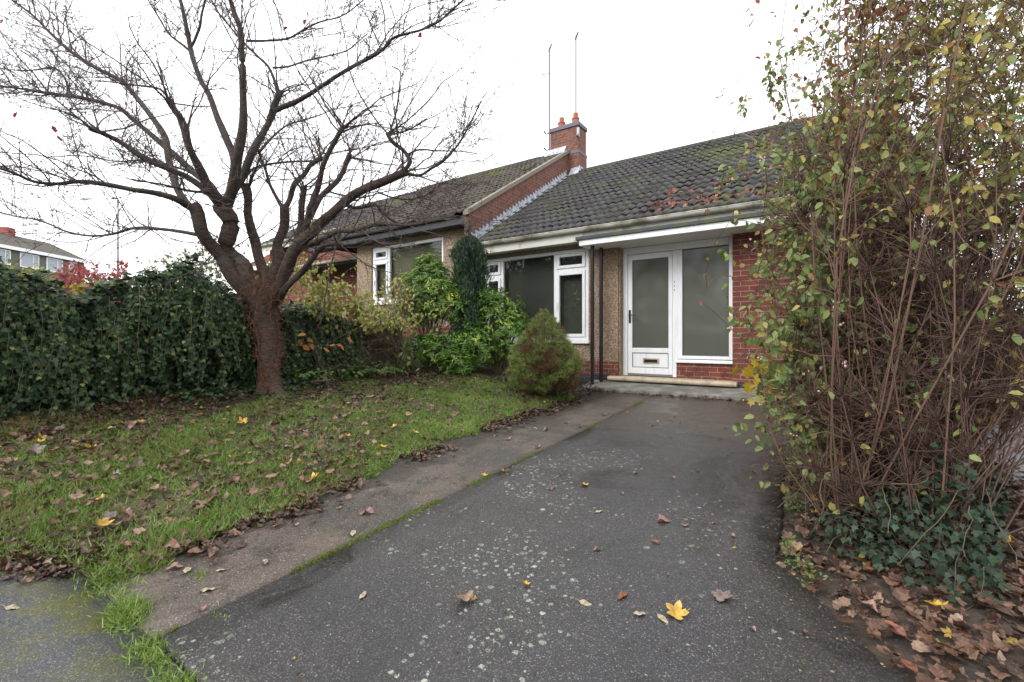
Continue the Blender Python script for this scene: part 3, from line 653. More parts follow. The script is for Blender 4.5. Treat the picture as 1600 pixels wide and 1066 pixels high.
# party gable showing above the lower roof: brick skin, verge, stepped lead
def zlow(y): return 1.86+TAN*(y-7.03)
def zhigh(y): return NE+.02+TAN*(y-7.03)
gp = MB().prism([(7.05, 1.6), (RIDY+.3, 1.6), (RIDY+.3, zhigh(RIDY)-.10), (RIDY, zhigh(RIDY)-.05), (7.05, zhigh(7.05)-.05)], 'x', XL-.11, XL).build('party_gable', M['brickold_y'], Nn)
MB().prism([(6.98, zhigh(6.98)-.05), (RIDY-.05, zhigh(RIDY-.05)-.05), (RIDY-.05, zhigh(RIDY-.05)+.045), (6.98, zhigh(6.98)+.045)], 'x', XL-.09, XL+.045).build('verge', M['verge'], Nn)
poly = [(7.0, zlow(7.0)-.02)]; y = 7.0; st = .1225
up = []
while y < RIDY-.3:
    up += [(y, zlow(y)+.10), (y, zlow(y)+.10+.075+.02)]; y += st
top = [(RIDY-.3, zlow(RIDY-.3)+.15)]
poly = [(7.0, zlow(7.0)-.02), (RIDY-.3, zlow(RIDY-.3)-.02)] + top + up[::-1]
MB().prism(poly, 'x', XL+.001, XL+.014).build('stepped_flashing', M['lead'], Nn)
MB().prism([(6.99, zlow(6.99)+.025), (RIDY-.3, zlow(RIDY-.3)+.025), (RIDY-.3, zlow(RIDY-.3)+.045), (6.99, zlow(6.99)+.045)], 'x', XL+.014, XL+.15).build('lead_apron', M['lead'], Nn)
# chimney
cX0, cX1, cY0, cY1 = -6.43, -5.56, 11.35, 11.85
ch = MB().box(cX0, cX1, cY0, cY1, 4.2, 5.79).build('chimney', [M['brickold_x']], Nn)
MB().box(-5.87, cX1+.03, cY0-.03, cY1-.02, 4.0, 5.04).build('chimney_pier', [M['brickold_x']], ch)
MB().box(cX1+.031, cX1+.034, cY0-.03, cY1-.02, 4.0, 5.04).build('side_brick', M['brickold_y'], ch)
MB().box(cX1+.001, cX1+.004, cY0, cY1, 5.13, 5.79).build('side_brick', M['brickold_y'], ch)
MB().box(-5.88, cX1+.04, cY0-.038, cY1, 5.042, 5.125).build('oversail_course', M['capblue'], ch, .01)
MB().box(cX0-.03, cX1+.035, cY0-.035, cY1+.035, 5.792, 5.905).build('chimney_cap', M['capblue'], ch, .008)
MB().prism([(cY0-.20, zhigh(cY0-.2)+.03), (cY0-.012, zhigh(cY0)+.04), (cY0-.012, zhigh(cY0)+.16), (cY0-.024, zhigh(cY0)+.16)], 'x', cX0-.10, -5.90).build('front_apron', M['lead'], ch)
MB().prism([(cY0-.25, zlow(cY0-.25)+.03), (cY0-.035, zlow(cY0)+.03), (cY0-.035, zlow(cY0)+.15), (cY0-.05, zlow(cY0)+.15)], 'x', -5.74, cX1+.09).box(cX1+.036, cX1+.06, cY0-.04, cY1-.3, zlow(cY0)-.1, zlow(cY0)+.18).build('side_apron', M['lead'], ch)
for px_, tall in ((-6.20, .19), (-5.76, .20)):
    p = MB().tube([(px_, 11.6, 5.89), (px_, 11.6, 5.90+tall)], [.105, .10], 16)
    p.tube([(px_, 11.6, 5.90+tall), (px_, 11.6, 5.90+tall+.03)], .112, 16)
    if tall > .18: p.tube([(px_, 11.6, 5.90+tall+.03), (px_, 11.6, 5.90+tall+.17)], .07, 16)
    p.build('chimney_pot', M['terracotta'], ch)
MB().box(cX1-.02, cX1+.05, cY0-.05, cY0-.001, 5.46, 5.72).tube([(cX1, cY0-.1, 5.49), (cX1+.06, cY0-.08, 5.49)], .05, 12).build('cable_box', M['alu'], ch, .008)
def aerial(lbl, x, y, z0, z1, extra):
    a = thing('aerial_mast', lbl, 'aerial', (x, y, z0))
    MB().tube([(x, y, z0), (x, y, z1)], .021, 8).build('mast', M['mast'], a)
    MB().tube([(x-.02, y, z1-.10), (x+.01, y, z1-.02), (x+.06, y+.02, z1+.10)], [.026,.03,.022], 8).build('top_bracket', M['mast'], a)
    if extra:
        MB().tube([(x-.26, y, z1-.66), (x-.22, y, z1-.70), (x+.02, y, z1-.74)], [.02,.012,.010], 6).build('side_arm', M['mast'], a)
    for zz in ((z0+.12, z0+.60) if extra else (z0+.02,)):
        MB().tube([(x-.17, y, zz+.12), (x-.10, y, zz+.02), (x-.02, y, zz+.05), (x+.12, y, zz-.03)], [.03,.014,.02,.016], 6).build('clamp', M['black'], a)
aerial('tall thin aerial mast clamped to the chimney side, with a short side arm', -6.60, 11.60, 5.30, 8.40, True)
aerial('tall thin aerial mast rising behind the right chimney pot', -5.76, 11.62, 5.8, 8.45, False)

# ------------------------------------------------------------------ further bungalow and distant terrace
B2 = thing('far_bungalow', 'brick bungalow with dark tiled roof glimpsed behind the bare tree trunk', 'bungalow', (-20, 9, 1))
MB().box(-17.4, -11.9, 9.2, 15, -1, 3.55).build('brick_wall', M['brick_x'], B2)
tiles('roof', -17.6, -11.5, 8.8, 3.42, 12.2, M['tiles'], B2, .3, .3, .03, .03)
MB().prism([(9.2, 3.55), (15, 3.55), (12.2, 5.3)], 'x', -17.35, -11.9).build('gable_wall', M['brick_y'], B2)
MB().add([(-17.6, 12.2, 5.47), (-11.5, 12.2, 5.47), (-11.5, 15.4, 3.5), (-17.6, 15.4, 3.5)], [[0,1,2,3]]).build('rear_slope', M['tiles'], B2)
gutter('gutter', -17.6, -12, 8.8, 3.42, .06, B2, M['trim'])
MB().box(-17.6, -12, 8.86, 8.9, 3.2, 3.38).build('fascia', M['trim'], B2)
o_ = np.array([-48.5, 52.0]); d_ = norm(np.array([.056, -1.0])); p_ = np.array([-d_[1]*-1, d_[0]*-1]); p_ = norm(np.array([-1.0, -.056]))
def hx(v):      # local: x = along front towards viewer, y = depth away, z
    c = o_ + d_*v[0] + p_*v[1]; return cam2w(c[0], c[1], v[2])
TH = thing('terraced_house', 'distant two storey house with grey cladding and white windows above the ivy', 'house', tuple(hx((4, 0, 3.5))))
mk = lambda: MB(hx)
mk().box(.75, 24, 0, 8, 2.2, 8.75).build('clad_wall', mat('grey_cladding', (.115,.118,.10), .8), TH)
mk().box(-.05, .748, -.02, 8, 2.2, 8.75).build('brick_wall', mat('distant_red_brick', (.28,.075,.06), .85), TH)
mk().prism([(-.35, 8.62), (-.35, 8.74), (4, 10.75), (8.4, 8.74), (8.4, 8.62), (4, 10.6)], 'x', -.25, 24.3).build('roof', M['tiles_b'], TH)
mk().prism([(0, 8.74), (4, 10.6), (8, 8.74)], 'x', 0, 24).build('gable_wall', M['trim'], TH)
mk().box(-.25, 24.3, -.40, -.30, 8.42, 8.74).build('fascia', M['upvc'], TH)
for (a, b) in ((.95, 1.95), (2.7, 4.5), (5.3, 7.2), (8.1, 9.6), (11, 13), (14.5, 16.5)):
    w_ = mk().ring(a, b, 6.95, 8.35, .09, -.08, .0).box(a+(b-a)*.3, a+(b-a)*.3+.07, -.07, .0, 6.95, 8.35).build('window', M['upvc'], TH)
    mk().box(a+.08, b-.08, -.03, -.005, 7.03, 8.27).build('pane', mat('distant_pane', (.30,.34,.38), .15), w_)
    w_ = mk().ring(a, b, 4.0, 5.4, .09, -.08, .0).build('window', M['upvc'], TH)
    mk().box(a+.08, b-.08, -.03, -.005, 4.08, 5.32).build('pane', bpy.data.materials['distant_pane'], w_)
mk().box(3.85, 4.65, 3.6, 4.4, 10.4, 11.4).build('chimney', bpy.data.materials['distant_red_brick'], TH)
tiles('porch_roof', -19.4, -17.42, 9.0, 2.75, 11.2, mat('red_porch_tile', (.16,.05,.035), .8), B2, .25, .3, .02, .02)
MB().box(-19.2, -17.42, 9.3, 14, -1, 2.8).build('porch_wall', M['brick_x'], B2)
MB().box(-19.4, -17.42, 8.96, 9.02, 2.58, 2.72).build('porch_fascia', M['upvc'], B2)
lp = thing('lamp_post', 'tall grey lamp post standing in the distance behind the ivy', 'lamp post', tuple(P(184, 470, 34)))
b0 = P(184, 490, 34); b1 = P(184.5, 312, 34)
MB().tube([b0, b0+(b1-b0)*.25, b1], [.09, .075, .05], 10).build('pole', M['alu'], lp)
e1 = b1 + cam2w(-.35, 0, .12); MB().tube([b1, b1+cam2w(-.05, 0, .12), e1], .035, 8).build('arm', M['alu'], lp)
MB().box(e1[0]-.2, e1[0]+.2, e1[1]-.1, e1[1]+.1, e1[2]-.06, e1[2]+.04).build('lantern', M['alu'], lp, .02)
cb = tag(MB().tube(spline([P(700, -50, 26), P(850, 32, 18), P(965, 98, 14), P(1100, 174, 11), (-.4, 8.3, 2.72)], 24), .0035, 5).build('overhead_cable', M['alu']), 'thin dark overhead telephone cable running down to the roof', 'cable')

# ------------------------------------------------------------------ fence
FZ = lambda y: float(np.interp(y, [0, 2.2, 3, 4, 5.3], [.30, .36, .24, .21, .21]))
fn = thing('garden_fence', 'dark brown timber garden fence along the left side, mostly under ivy', 'fence', (-6.0, 2.5, -.6))
posts = [-.3, 1.3, 2.9, 4.49, 5.3]
for i_, y in enumerate(posts):
    MB().box(-6.0, -5.89, y-.055, y+.055, float(h(-6, y))-.1, FZ(y)+.03).build('post', M['fence'], fn, .006)
for a, b in zip(posts[:-1], posts[1:]):
    mb = MB(); y = a+.06
    while y < b-.06:
        y2 = min(y+.12, b-.057); mb.prism([(-5.985, y), (-5.962, y), (-5.972, y2), (-5.985, y2)], 'z', float(h(-6, y))-.1, FZ(y)-.01+.004*math.sin(y*40)); y = y2
    mb.build('boards', M['fence'], fn)
    MB().box(-5.962, -5.93, a+.06, b-.06, -.12, -.04).box(-5.955, -5.92, a+.06, b-.06, float(h(-6, a))+.0, float(h(-6, a))+.1).build('rail', M['fence'], fn)

# ------------------------------------------------------------------ ivy on the fence
ivT = lambda y: np.interp(y, [-.6,.7,1.0,1.38,1.7,2.0,2.25,2.5,2.86,3.45,3.94,4.4], [.62,.58,.49,.40,.58,.76,.74,.58,.42,.38,.30,.16])
def ivB(y): return np.where(y < 2.9, h(-5.6, y)-.02, np.interp(y, [2.9, 3.2, 3.6, 4.5], [-.62, -.42, -.22, .0]) + .16*np.sin(y*11)+.10*np.sin(y*23+1))
def bulge(y, z): return .07*np.sin(3.1*y+1.7*z)+.05*np.sin(6.3*y-4*z+1)+.035*np.sin(13*y+9*z)+.025*np.sin(21*y-17*z)
tk0 = [P(u_, v_, 5.36) for u_, v_ in ((423,622),(420,590),(418,545),(415,500),(410,468),(404,440))]
iv = thing('ivy_hedge', 'dark green ivy smothering the fence on the left of the lawn', 'ivy', (-5.75, 1.5, -.65))
parts = []
def ivy_layer(n, depth, smin, smax, rlo, rhi):
    y = R.uniform(-.7, 4.4, n); t = R.random(n); zt, zb = ivT(y)+.05*np.sin(9*y)+.04*np.sin(17*y+2), ivB(y)
    s = R.random(n)**.85
    z = zb + (zt-zb)*s
    x = -5.64 + bulge(y, z) - depth*R.random(n)
    low = np.clip((y-2.6)/.6, 0, 1); x = x - .14*low
    top = np.clip((z-(zt-.22))/.22, 0, 1); x = x - top**2*.42*R.random(n)**.7 - top*.05
    z = z - .05*(1-np.clip((zt-z)/.1, 0, 1))*0
    D = np.stack([.35+R.normal(size=n)*.35, R.normal(size=n)*.55, -1+R.normal(size=n)*.4+top*.5], 1)
    N = np.stack([1+R.normal(size=n)*.35, -.1+R.normal(size=n)*.55, .55+top*1.0+R.normal(size=n)*.35], 1)
    rn = np.clip(R.normal(.40, .27, n)+.14*top+.15*np.sin(2.3*y+z*3), rlo, rhi)
    parts.append((IVY, np.stack([x, y, z], 1), frames(D, N), R.uniform(smin, smax, n), rn))
ivy_layer(11500, .22, .020, .058, 0, 1)
ivy_layer(8000, .34, .04, .07, 0, .45)  # inner leaves coloured darker to stand for the shade between strands
n = 2600; y = R.uniform(-.7, 4.3, n); zt = ivT(y)+.05*np.sin(9*y)+.04*np.sin(17*y+2)
parts.append((IVY, np.stack([R.uniform(-6.3, -5.66, n), y, zt+R.normal(size=n)*.035], 1), frames(R.normal(size=(n,3))*[.8,.8,.3]+[.5,0,-.1], R.normal(size=(n,3))*.35+[.3,0,1]), R.uniform(.045,.085,n), np.clip(R.normal(.6,.22,n),0,1)))
# hanging trails
ns = 520; y0 = R.uniform(-.5, 4.35, ns)+.05*np.sin(np.arange(ns)); z0 = ivT(y0)-R.uniform(.0, .75, ns); L = R.uniform(.2, .7, ns)
pts = walk(np.stack([-5.61+R.normal(size=ns)*.03+bulge(y0, z0)-.14*np.clip((y0-2.6)/.6,0,1), y0, z0], 1), np.stack([.25+0*y0, R.normal(size=ns)*.2, -1+0*y0], 1), L, 12, .13, 0, .25)
tp = pts[:, 1:].reshape(-1, 3); tp = np.repeat(tp, 2, 0)+R.normal(size=(len(tp)*2, 3))*.018; n = len(tp)
parts.append((IVY, tp, frames(R.normal(size=(n,3))*[.5,.7,.4]+[.2,0,-.8], R.normal(size=(n,3))*.4+[1,0,.5]), R.uniform(.026,.050,n), np.clip(R.normal(.62,.2,n),0,1)))
n = 700; aa = R.uniform(2.6, 4.6, n); tc = R.random(n)**1.3; cc = np.array([spline(tk0, 40)[int(t_*24)] for t_ in tc]); rr = .16+R.random(n)*.05
parts.append((IVY, cc+np.stack([np.cos(aa)*rr, np.sin(aa)*rr, R.normal(size=n)*.03], 1), frames(R.normal(size=(n,3))*.4+[0,0,-1], np.stack([np.cos(aa), np.sin(aa)-.4, .4+0*aa], 1)+R.normal(size=(n,3))*.3), R.uniform(.03,.06,n), np.clip(R.normal(.55,.2,n),0,1)))
merge_scatter('ivy_leaves', parts, M['ivy'], iv)
tube_obj('ivy_stems', [(pts, np.full(pts.shape[:2], .0022), 3)], M['greenstem'], iv)
# fuzzy ground ivy below tree base / at the foot
n = 900; a = R.uniform(0, 1, n)
gxy = np.stack([-5.55+R.normal(size=n)*.22, R.uniform(1.9, 3.6, n)], 1)
scatter('ground_ivy', IVY, np.stack([gxy[:,0], gxy[:,1], h(gxy[:,0], gxy[:,1])+R.uniform(.02,.10,n)], 1), frames(R.normal(size=(n,3))*[1,1,.3], R.normal(size=(n,3))*.35+[.4,-.3,1]), R.uniform(.03,.06,n), M['ivy'], np.clip(R.normal(.5,.2,n),0,1), iv)

# ------------------------------------------------------------------ bare tree
TZ = 5.36
tree = thing('bare_tree', 'large leafless cherry tree with pruned spreading limbs at the left of the lawn', 'tree', tuple(P(415, 612, TZ)))
def path(pts):       # (u, v, depth offset)
    return np.array([P(u, v, TZ+dz) for u, v, dz in pts])
tk = spline(path([(423,622,0),(420,590,0),(418,545,0),(415,500,0),(410,468,0),(404,440,0)]), 26)
rk = np.interp(np.linspace(0,1,26), [0,.08,.2,.45,.7,.85,1], [.185,.146,.120,.114,.124,.136,.11])
def limb_mesh(pth, rad, sides=14, lump=.05):
    V, Fq = tubes(pth[None], rad[None], sides)
    ph = np.arange(len(V)); seg = ph//sides; an = ph % sides
    ctr = np.repeat(pth, sides, 0)
    f = 1+lump*np.sin(an*2*np.pi/sides*3+seg*.35)+lump*.8*np.sin(an*2*np.pi/sides*2-seg*.7+1)+R.normal(size=len(V))*lump*.25
    V = ctr+(V-ctr)*f[:, None]; n0 = (len(pth)-1)*sides
    return V, Fq, np.arange(n0, n0+sides)[None]
V, Fq, cap = limb_mesh(tk, rk, 28, .045)
hb = np.repeat(tk, 28, 0); an_ = np.arange(len(V)) % 28; V = hb+(V-hb)*(1+(.75*np.exp(-(hb[:,2]-tk[0,2])/.07)*(.45+.55*np.sin(an_*2*np.pi/28*4+1)))[:, None])
mesh_np('trunk', V, [Fq, cap], M['bark'], tree, None, True)
LIMBS = [ # points (u,v,dz), r0, r1, stub end?
 ([(408,475,0),(389,462,-.05),(362,428,-.12),(336,386,-.2),(312,352,-.3),(297,322,-.35)], .115, .075, 0),
 ([(297,324,-.35),(274,311,-.5),(240,302,-.6),(210,297,-.7),(168,288,-.8),(126,284,-.9),(88,288,-1.0),(52,284,-1.1),(22,270,-1.2),(-15,258,-1.3)], .042, .012, 0),
 ([(318,369,-.22),(285,362,-.1),(250,358,.1),(210,357,.3),(175,366,.4),(139,368,.5),(105,362,.5),(76,350,.6),(48,342,.6),(26,339,.6),(-12,328,.6)], .028, .009, 0),
 ([(297,324,-.35),(280,300,-.2),(270,275,-.05),(263,250,.05),(257,215,.15),(236,181,.2),(210,147,.3),(189,126,.35),(147,105,.4),(110,81,.45),(79,52,.5),(52,24,.5),(12,-5,.55)], .052, .014, 0),
 ([(404,462,0),(390,444,-.02),(372,414,-.06),(360,385,-.08),(353,348,-.08),(350,318,-.08)], .125, .10, 0),
 ([(350,320,-.1),(333,300,-.25),(318,278,-.35),(300,240,-.5),(284,189,-.65),(272,168,-.7),(263,154,-.75)], .062, .034, 1),
 ([(265,160,-.75),(255,143,-.8),(235,136,-.8),(194,131,-.9),(150,126,-1)], .014, .006, 0),
 ([(348,322,-.1),(330,290,.0),(308,274,.1),(270,240,.25),(236,210,.35),(205,184,.45),(184,168,.5),(150,158,.55),(118,152,.6),(79,147,.65),(35,139,.7),(-20,131,.75)], .052, .014, 0),
 ([(118,152,.6),(108,142,.62),(100,120,.65),(85,106,.7),(60,109,.7),(30,110,.75),(-15,106,.8)], .016, .007, 0),
 ([(345,328,-.1),(325,300,-.3),(297,280,-.4),(255,260,-.55),(218,242,-.65),(190,225,-.7),(168,213,-.75),(155,206,-.78),(142,200,-.8)], .046, .026, 1),
 ([(352,322,-.05),(362,290,.1),(366,250,.2),(352,215,.25),(339,184,.3),(328,150,.35),(315,126,.4),(304,98,.45),(297,76,.5),(290,40,.5),(283,5,.55),(278,-25,.6)], .060, .022, 0),
 ([(300,84,.5),(285,70,.5),(263,52,.5),(252,34,.55),(236,8,.55),(225,-15,.6)], .018, .009, 0),
 ([(299,72,.5),(306,60,.5),(312,40,.5),(318,12,.5),(322,-20,.5)], .022, .012, 0),
 ([(354,325,-.1),(362,300,-.2),(368,278,-.25),(374,235,-.35),(378,197,-.4),(380,150,-.45),(381,105,-.5),(378,75,-.5),(374,45,-.55),(364,20,-.55),(355,-15,-.6)], .066, .026, 0),
 ([(358,318,-.05),(368,296,.0),(378,276,.05),(394,240,.1),(408,210,.15),(421,190,.18),(430,170,.2),(436,142,.2)], .060, .040, 1),
 ([(434,146,.2),(428,122,.25),(419,104,.3),(402,88,.3),(384,70,.35),(362,45,.4),(340,18,.45),(325,-15,.5)], .022, .010, 0),
 ([(428,174,.2),(440,168,.15),(462,160,.1),(485,147,.0),(505,133,-.05),(522,121,-.1),(553,103,-.2),(585,87,-.3),(602,74,-.35),(614,60,-.4),(635,53,-.45),(658,47,-.5),(685,34,-.55),(705,17,-.6),(726,-2,-.65)], .036, .009, 0),
 ([(426,106,.3),(450,104,.3),(480,95,.3),(510,88,.3),(540,80,.3),(560,65,.3),(575,52,.3)], .015, .006, 0),
 ([(384,64,.35),(415,64,.4),(450,60,.4),(475,46,.45),(500,35,.45),(535,24,.5),(575,-5,.55)], .018, .007, 0),
 ([(412,462,0),(413,440,.08),(411,418,.12),(398,380,.15),(390,347,.15),(386,312,.15),(383,286,.15)], .085, .052, 1),
 ([(384,300,.15),(392,280,.1),(400,262,.05),(410,240,0)], .020, .010, 0),
 ([(420,462,0),(426,432,.1),(432,407,.15),(437,385,.2),(440,362,.2),(443,340,.2),(446,326,.2)], .085, .062, 0),
 ([(445,330,.2),(437,318,.25),(430,305,.3),(422,288,.35),(416,270,.4),(408,248,.5),(400,225,.6)], .030, .012, 0),
 ([(446,328,.2),(452,310,.2),(460,292,.2),(472,273,.25),(487,259,.25),(502,247,.3)], .040, .032, 1),
 ([(424,466,0),(440,440,-.1),(458,402,-.15),(466,372,-.18),(470,345,-.2),(473,315,-.2),(474,291,-.2)], .070, .034, 1),
 ([(424,472,0),(436,448,-.12),(452,415,-.2),(467,386,-.25),(482,365,-.3),(500,345,-.3),(520,331,-.35),(540,318,-.35),(562,303,-.4),(585,289,-.4),(610,276,-.45),(634,266,-.45)], .088, .046, 1),
 ([(628,268,-.45),(640,272,-.45),(656,274,-.5),(674,263,-.5),(692,253,-.55),(708,236,-.55),(721,218,-.6),(736,190,-.6),(752,158,-.65)], .020, .007, 0),
 ([(634,268,-.45),(640,256,-.45),(634,240,-.4),(622,228,-.4),(612,220,-.4),(605,210,-.4)], .030, .024, 1),
 ([(609,214,-.4),(612,198,-.4),(618,178,-.4),(622,157,-.4),(624,135,-.4),(626,113,-.4),(612,104,-.4)], .014, .007, 0),
 ([(634,243,-.4),(655,234,-.35),(680,236,-.3),(712,236,-.3),(745,240,-.25)], .014, .006, 0),
 ([(470,382,-.25),(478,355,-.1),(485,331,.0),(500,311,.1),(516,296,.15),(528,280,.2),(537,265,.2),(543,252,.2),(548,241,.2)], .048, .032, 1),
 ([(476,372,-.25),(483,339,-.35),(490,310,-.4),(498,282,-.45),(512,245,-.5),(522,222,-.5),(530,208,-.5),(537,197,-.5)], .042, .026, 1),
 ([(535,205,-.5),(528,190,-.5),(516,175,-.45),(508,165,-.4),(500,148,-.4),(490,128,-.35),(478,112,-.3)], .013, .006, 0),
 ([(484,382,-.28),(505,371,-.4),(530,363,-.5),(548,360,-.6),(575,354,-.7),(606,350,-.8)], .036, .024, 0),
 ([(606,350,-.8),(630,352,-.85),(655,350,-.9),(685,344,-.95),(720,341,-1)], .018, .007, 0),
 ([(432,470,0),(452,447,-.2),(470,425,-.3),(488,405,-.4),(496,393,-.45),(508,384,-.5),(520,381,-.5),(533,379,-.52)], .050, .030, 1),
 ([(540,320,-.35),(556,325,-.3),(572,323,-.2),(588,320,-.1),(598,331,-.1),(611,344,-.1),(626,350,-.05),(650,345,0)], .026, .010, 0),
 ([(590,300,-.4),(612,308,-.3),(640,312,-.2),(668,304,-.1),(690,292,0)], .012, .005, 0),
 ([(515,300,.1),(540,306,.2),(565,309,.3),(600,300,.4),(640,295,.5)], .014, .006, 0),
 ([(380,276,.1),(400,262,.5),(430,255,.8),(465,252,1.1),(490,252,1.3),(520,240,1.5),(560,232,1.6),(610,222,1.7)], .022, .007, 0),
 ([(405,238,.15),(425,215,.5),(450,195,.8),(475,188,1.0),(500,180,1.2),(525,170,1.3),(560,165,1.4)], .020, .006, 0),
 ([(310,276,.1),(290,266,.7),(262,258,1.1),(225,250,1.4),(180,252,1.6),(130,244,1.8),(70,246,1.9)], .024, .007, 0),
 ([(330,300,-.2),(312,300,-.7),(285,296,-1.1),(250,288,-1.4),(205,280,-1.6)], .024, .008, 0),
]
lp_all = []
for pts_, r0, r1, stub in LIMBS:
    K = max(14, 4*len(pts_)); pp = path(pts_)
    s = spline(pp, K)
    w = np.sin(np.linspace(0, 9, K)[:, None]*np.array([1.1, 1.7, 1.4])+R.uniform(0, 6, 3))*r1*.35
    w[0] = 0; s = s + w
    rad = .82*np.interp(np.linspace(0, 1, K), [0, 1], [r0, r1])*(1+.06*np.sin(np.linspace(0, 14, K)+R.uniform(0, 6)))
    if stub: rad[-2:] *= 1.18; rad[-4:-2] *= 1.06
    V, Fq, cap = limb_mesh(s, rad, 12 if r0 > .03 else 8, .05 if stub else .035)
    mesh_np('limb', V, [Fq, cap], [M['bark' if r0 >= .08 else 'limb'], M['stub']], tree, None, True, np.concatenate([np.zeros(len(Fq)), [1 if stub else 0]]))
    lp_all.append((s, rad, stub))
# secondary branches + twigs
ctr = P(405, 380, TZ)
sp, sd, sr = [], [], []
for s, rad, stub in lp_all:
    K = len(s); L = np.linalg.norm(np.diff(s, axis=0), axis=1).sum()
    nb = int(L*(12 if rad[-1] < .016 else 4.5)); lo = .45 if rad[0] > .03 else .25
    for _ in range(nb):
        t = R.uniform(lo, .98); i_ = int(t*(K-1)); tang = norm(s[min(i_+1, K-1)]-s[max(i_-1, 0)])
        d = norm(rdir(1)[0]*.9 + tang*.55 + norm(s[i_]-ctr)*.35 + np.array([0,0,.25])); sp.append(s[i_]); sd.append(d); sr.append(min(rad[i_]*.45, .0072))
    if stub:
        for _ in range(7):
            i_ = K-1-R.integers(0, 3); sp.append(s[i_]); sd.append(norm(rdir(1)[0]+norm(s[i_]-ctr)*.6+np.array([0,0,.4]))); sr.append(.009)
sp, sd, sr = np.array(sp), np.array(sd), np.array(sr)
L = R.uniform(.30, 1.15, len(sp))
sec = walk(sp, sd, L, 9, .15, .03)
secr = sr[:, None]*np.linspace(1, .40, 9)[None]
n = len(sec)*8; j = R.integers(0, len(sec), n); kk = R.integers(1, 9, n)
tp0 = sec[j, kk]; td = norm(sec[j, np.minimum(kk, 8)]-sec[j, kk-1])*.7+rdir(n)*.9
tw = walk(tp0, td, R.uniform(.08, .34, n), 5, .20, .02); twr = np.linspace(.0030, .0018, 5)[None].repeat(n, 0)
n2 = n; j = R.integers(0, n, n2); kk = R.integers(1, 5, n2)
t2 = walk(tw[j, kk], rdir(n2)+norm(tw[j, kk]-tw[j, kk-1])*.4, R.uniform(.03, .12, n2), 3, .3); t2r = np.stack([np.full(n2, .0022), np.full(n2, .0020), np.full(n2, .0036)], 1)
o = tube_obj('twigs', [(sec, secr, 5), (tw, twr, 3), (t2, t2r, 3)], M['twig'], tree, False); o['kind'] = 'stuff'
# a few last leaves
lv = np.array([P(81,196,4.7), P(90,211,4.7), P(5,30,4.6), P(27,175,4.7), P(450,42,5.6), P(659,52,4.9), P(688,294,5.2), P(478,30,5.7), P(308,250,5), P(120,73,5.4)]); n = len(lv)
scatter('last_leaves', CURL, lv, frames(R.normal(size=(n,3))*.5+[0,0,-1], rdir(n)), R.uniform(.05,.085,n), M['acer'], np.zeros(n)+.1, tree)
# dead vine stems over the trunk
vn = thing('dead_vine', 'reddish brown dead vine stems and dry shreds clinging to the tree trunk', 'vine', tuple(P(415, 600, TZ)))
paths = []; ks = 16
for i_ in range(22):
    t0 = R.uniform(.02, .9)**.7; t1 = min(1.0, t0+R.uniform(.12, .5)); a0 = R.uniform(0, 6.28); tw_ = R.uniform(-2.2, 2.2)
    ts = np.linspace(t0, t1, ks); c_ = np.array([spline(tk, 60)[int(t*59)] for t in ts]); rr = np.interp(ts, np.linspace(0,1,26), rk)*1.06+.006
    an = a0+tw_*(ts-t0)+.5*np.sin(ts*9+i_)
    an = an+np.cumsum(R.normal(size=ks))*.10; rr = rr+np.abs(R.normal(size=ks))*.008
    paths.append(c_+np.stack([np.cos(an)*rr, np.sin(an)*rr, .015*np.sin(ts*30+i_)], 1))
paths = np.array(paths); tube_obj('vine_stems', [(paths, np.full(paths.shape[:2], .0045)*R.uniform(.5,1.7,(len(paths),1)), 4)], M['vine'], vn)
n = 900; i_ = R.integers(0, len(paths), n); k_ = R.integers(0, ks, n)
pb = paths[i_, k_]; tb = walk(pb, norm(R.normal(size=(n,3)))+norm(pb-spline(tk,60)[30]*[1,1,0]-pb*[0,0,1])*.4, R.uniform(.03,.14,n), 4, .5); tube_obj('vine_shreds', [(tb, np.linspace(.003,.0012,4)[None].repeat(n,0), 3)], M['vine'], vn)['kind'] = 'stuff'
# crotch fibres
n = 260; pc = np.array([P(410, 455, TZ-.15)])+R.normal(size=(n,3))*[.16,.10,.10]
tb = walk(pc, rdir(n), R.uniform(.06,.25,n), 5, .45); tube_obj('crotch_shreds', [(tb, np.full((n,5), .0022), 3)], M['vine'], vn)['kind'] = 'stuff'

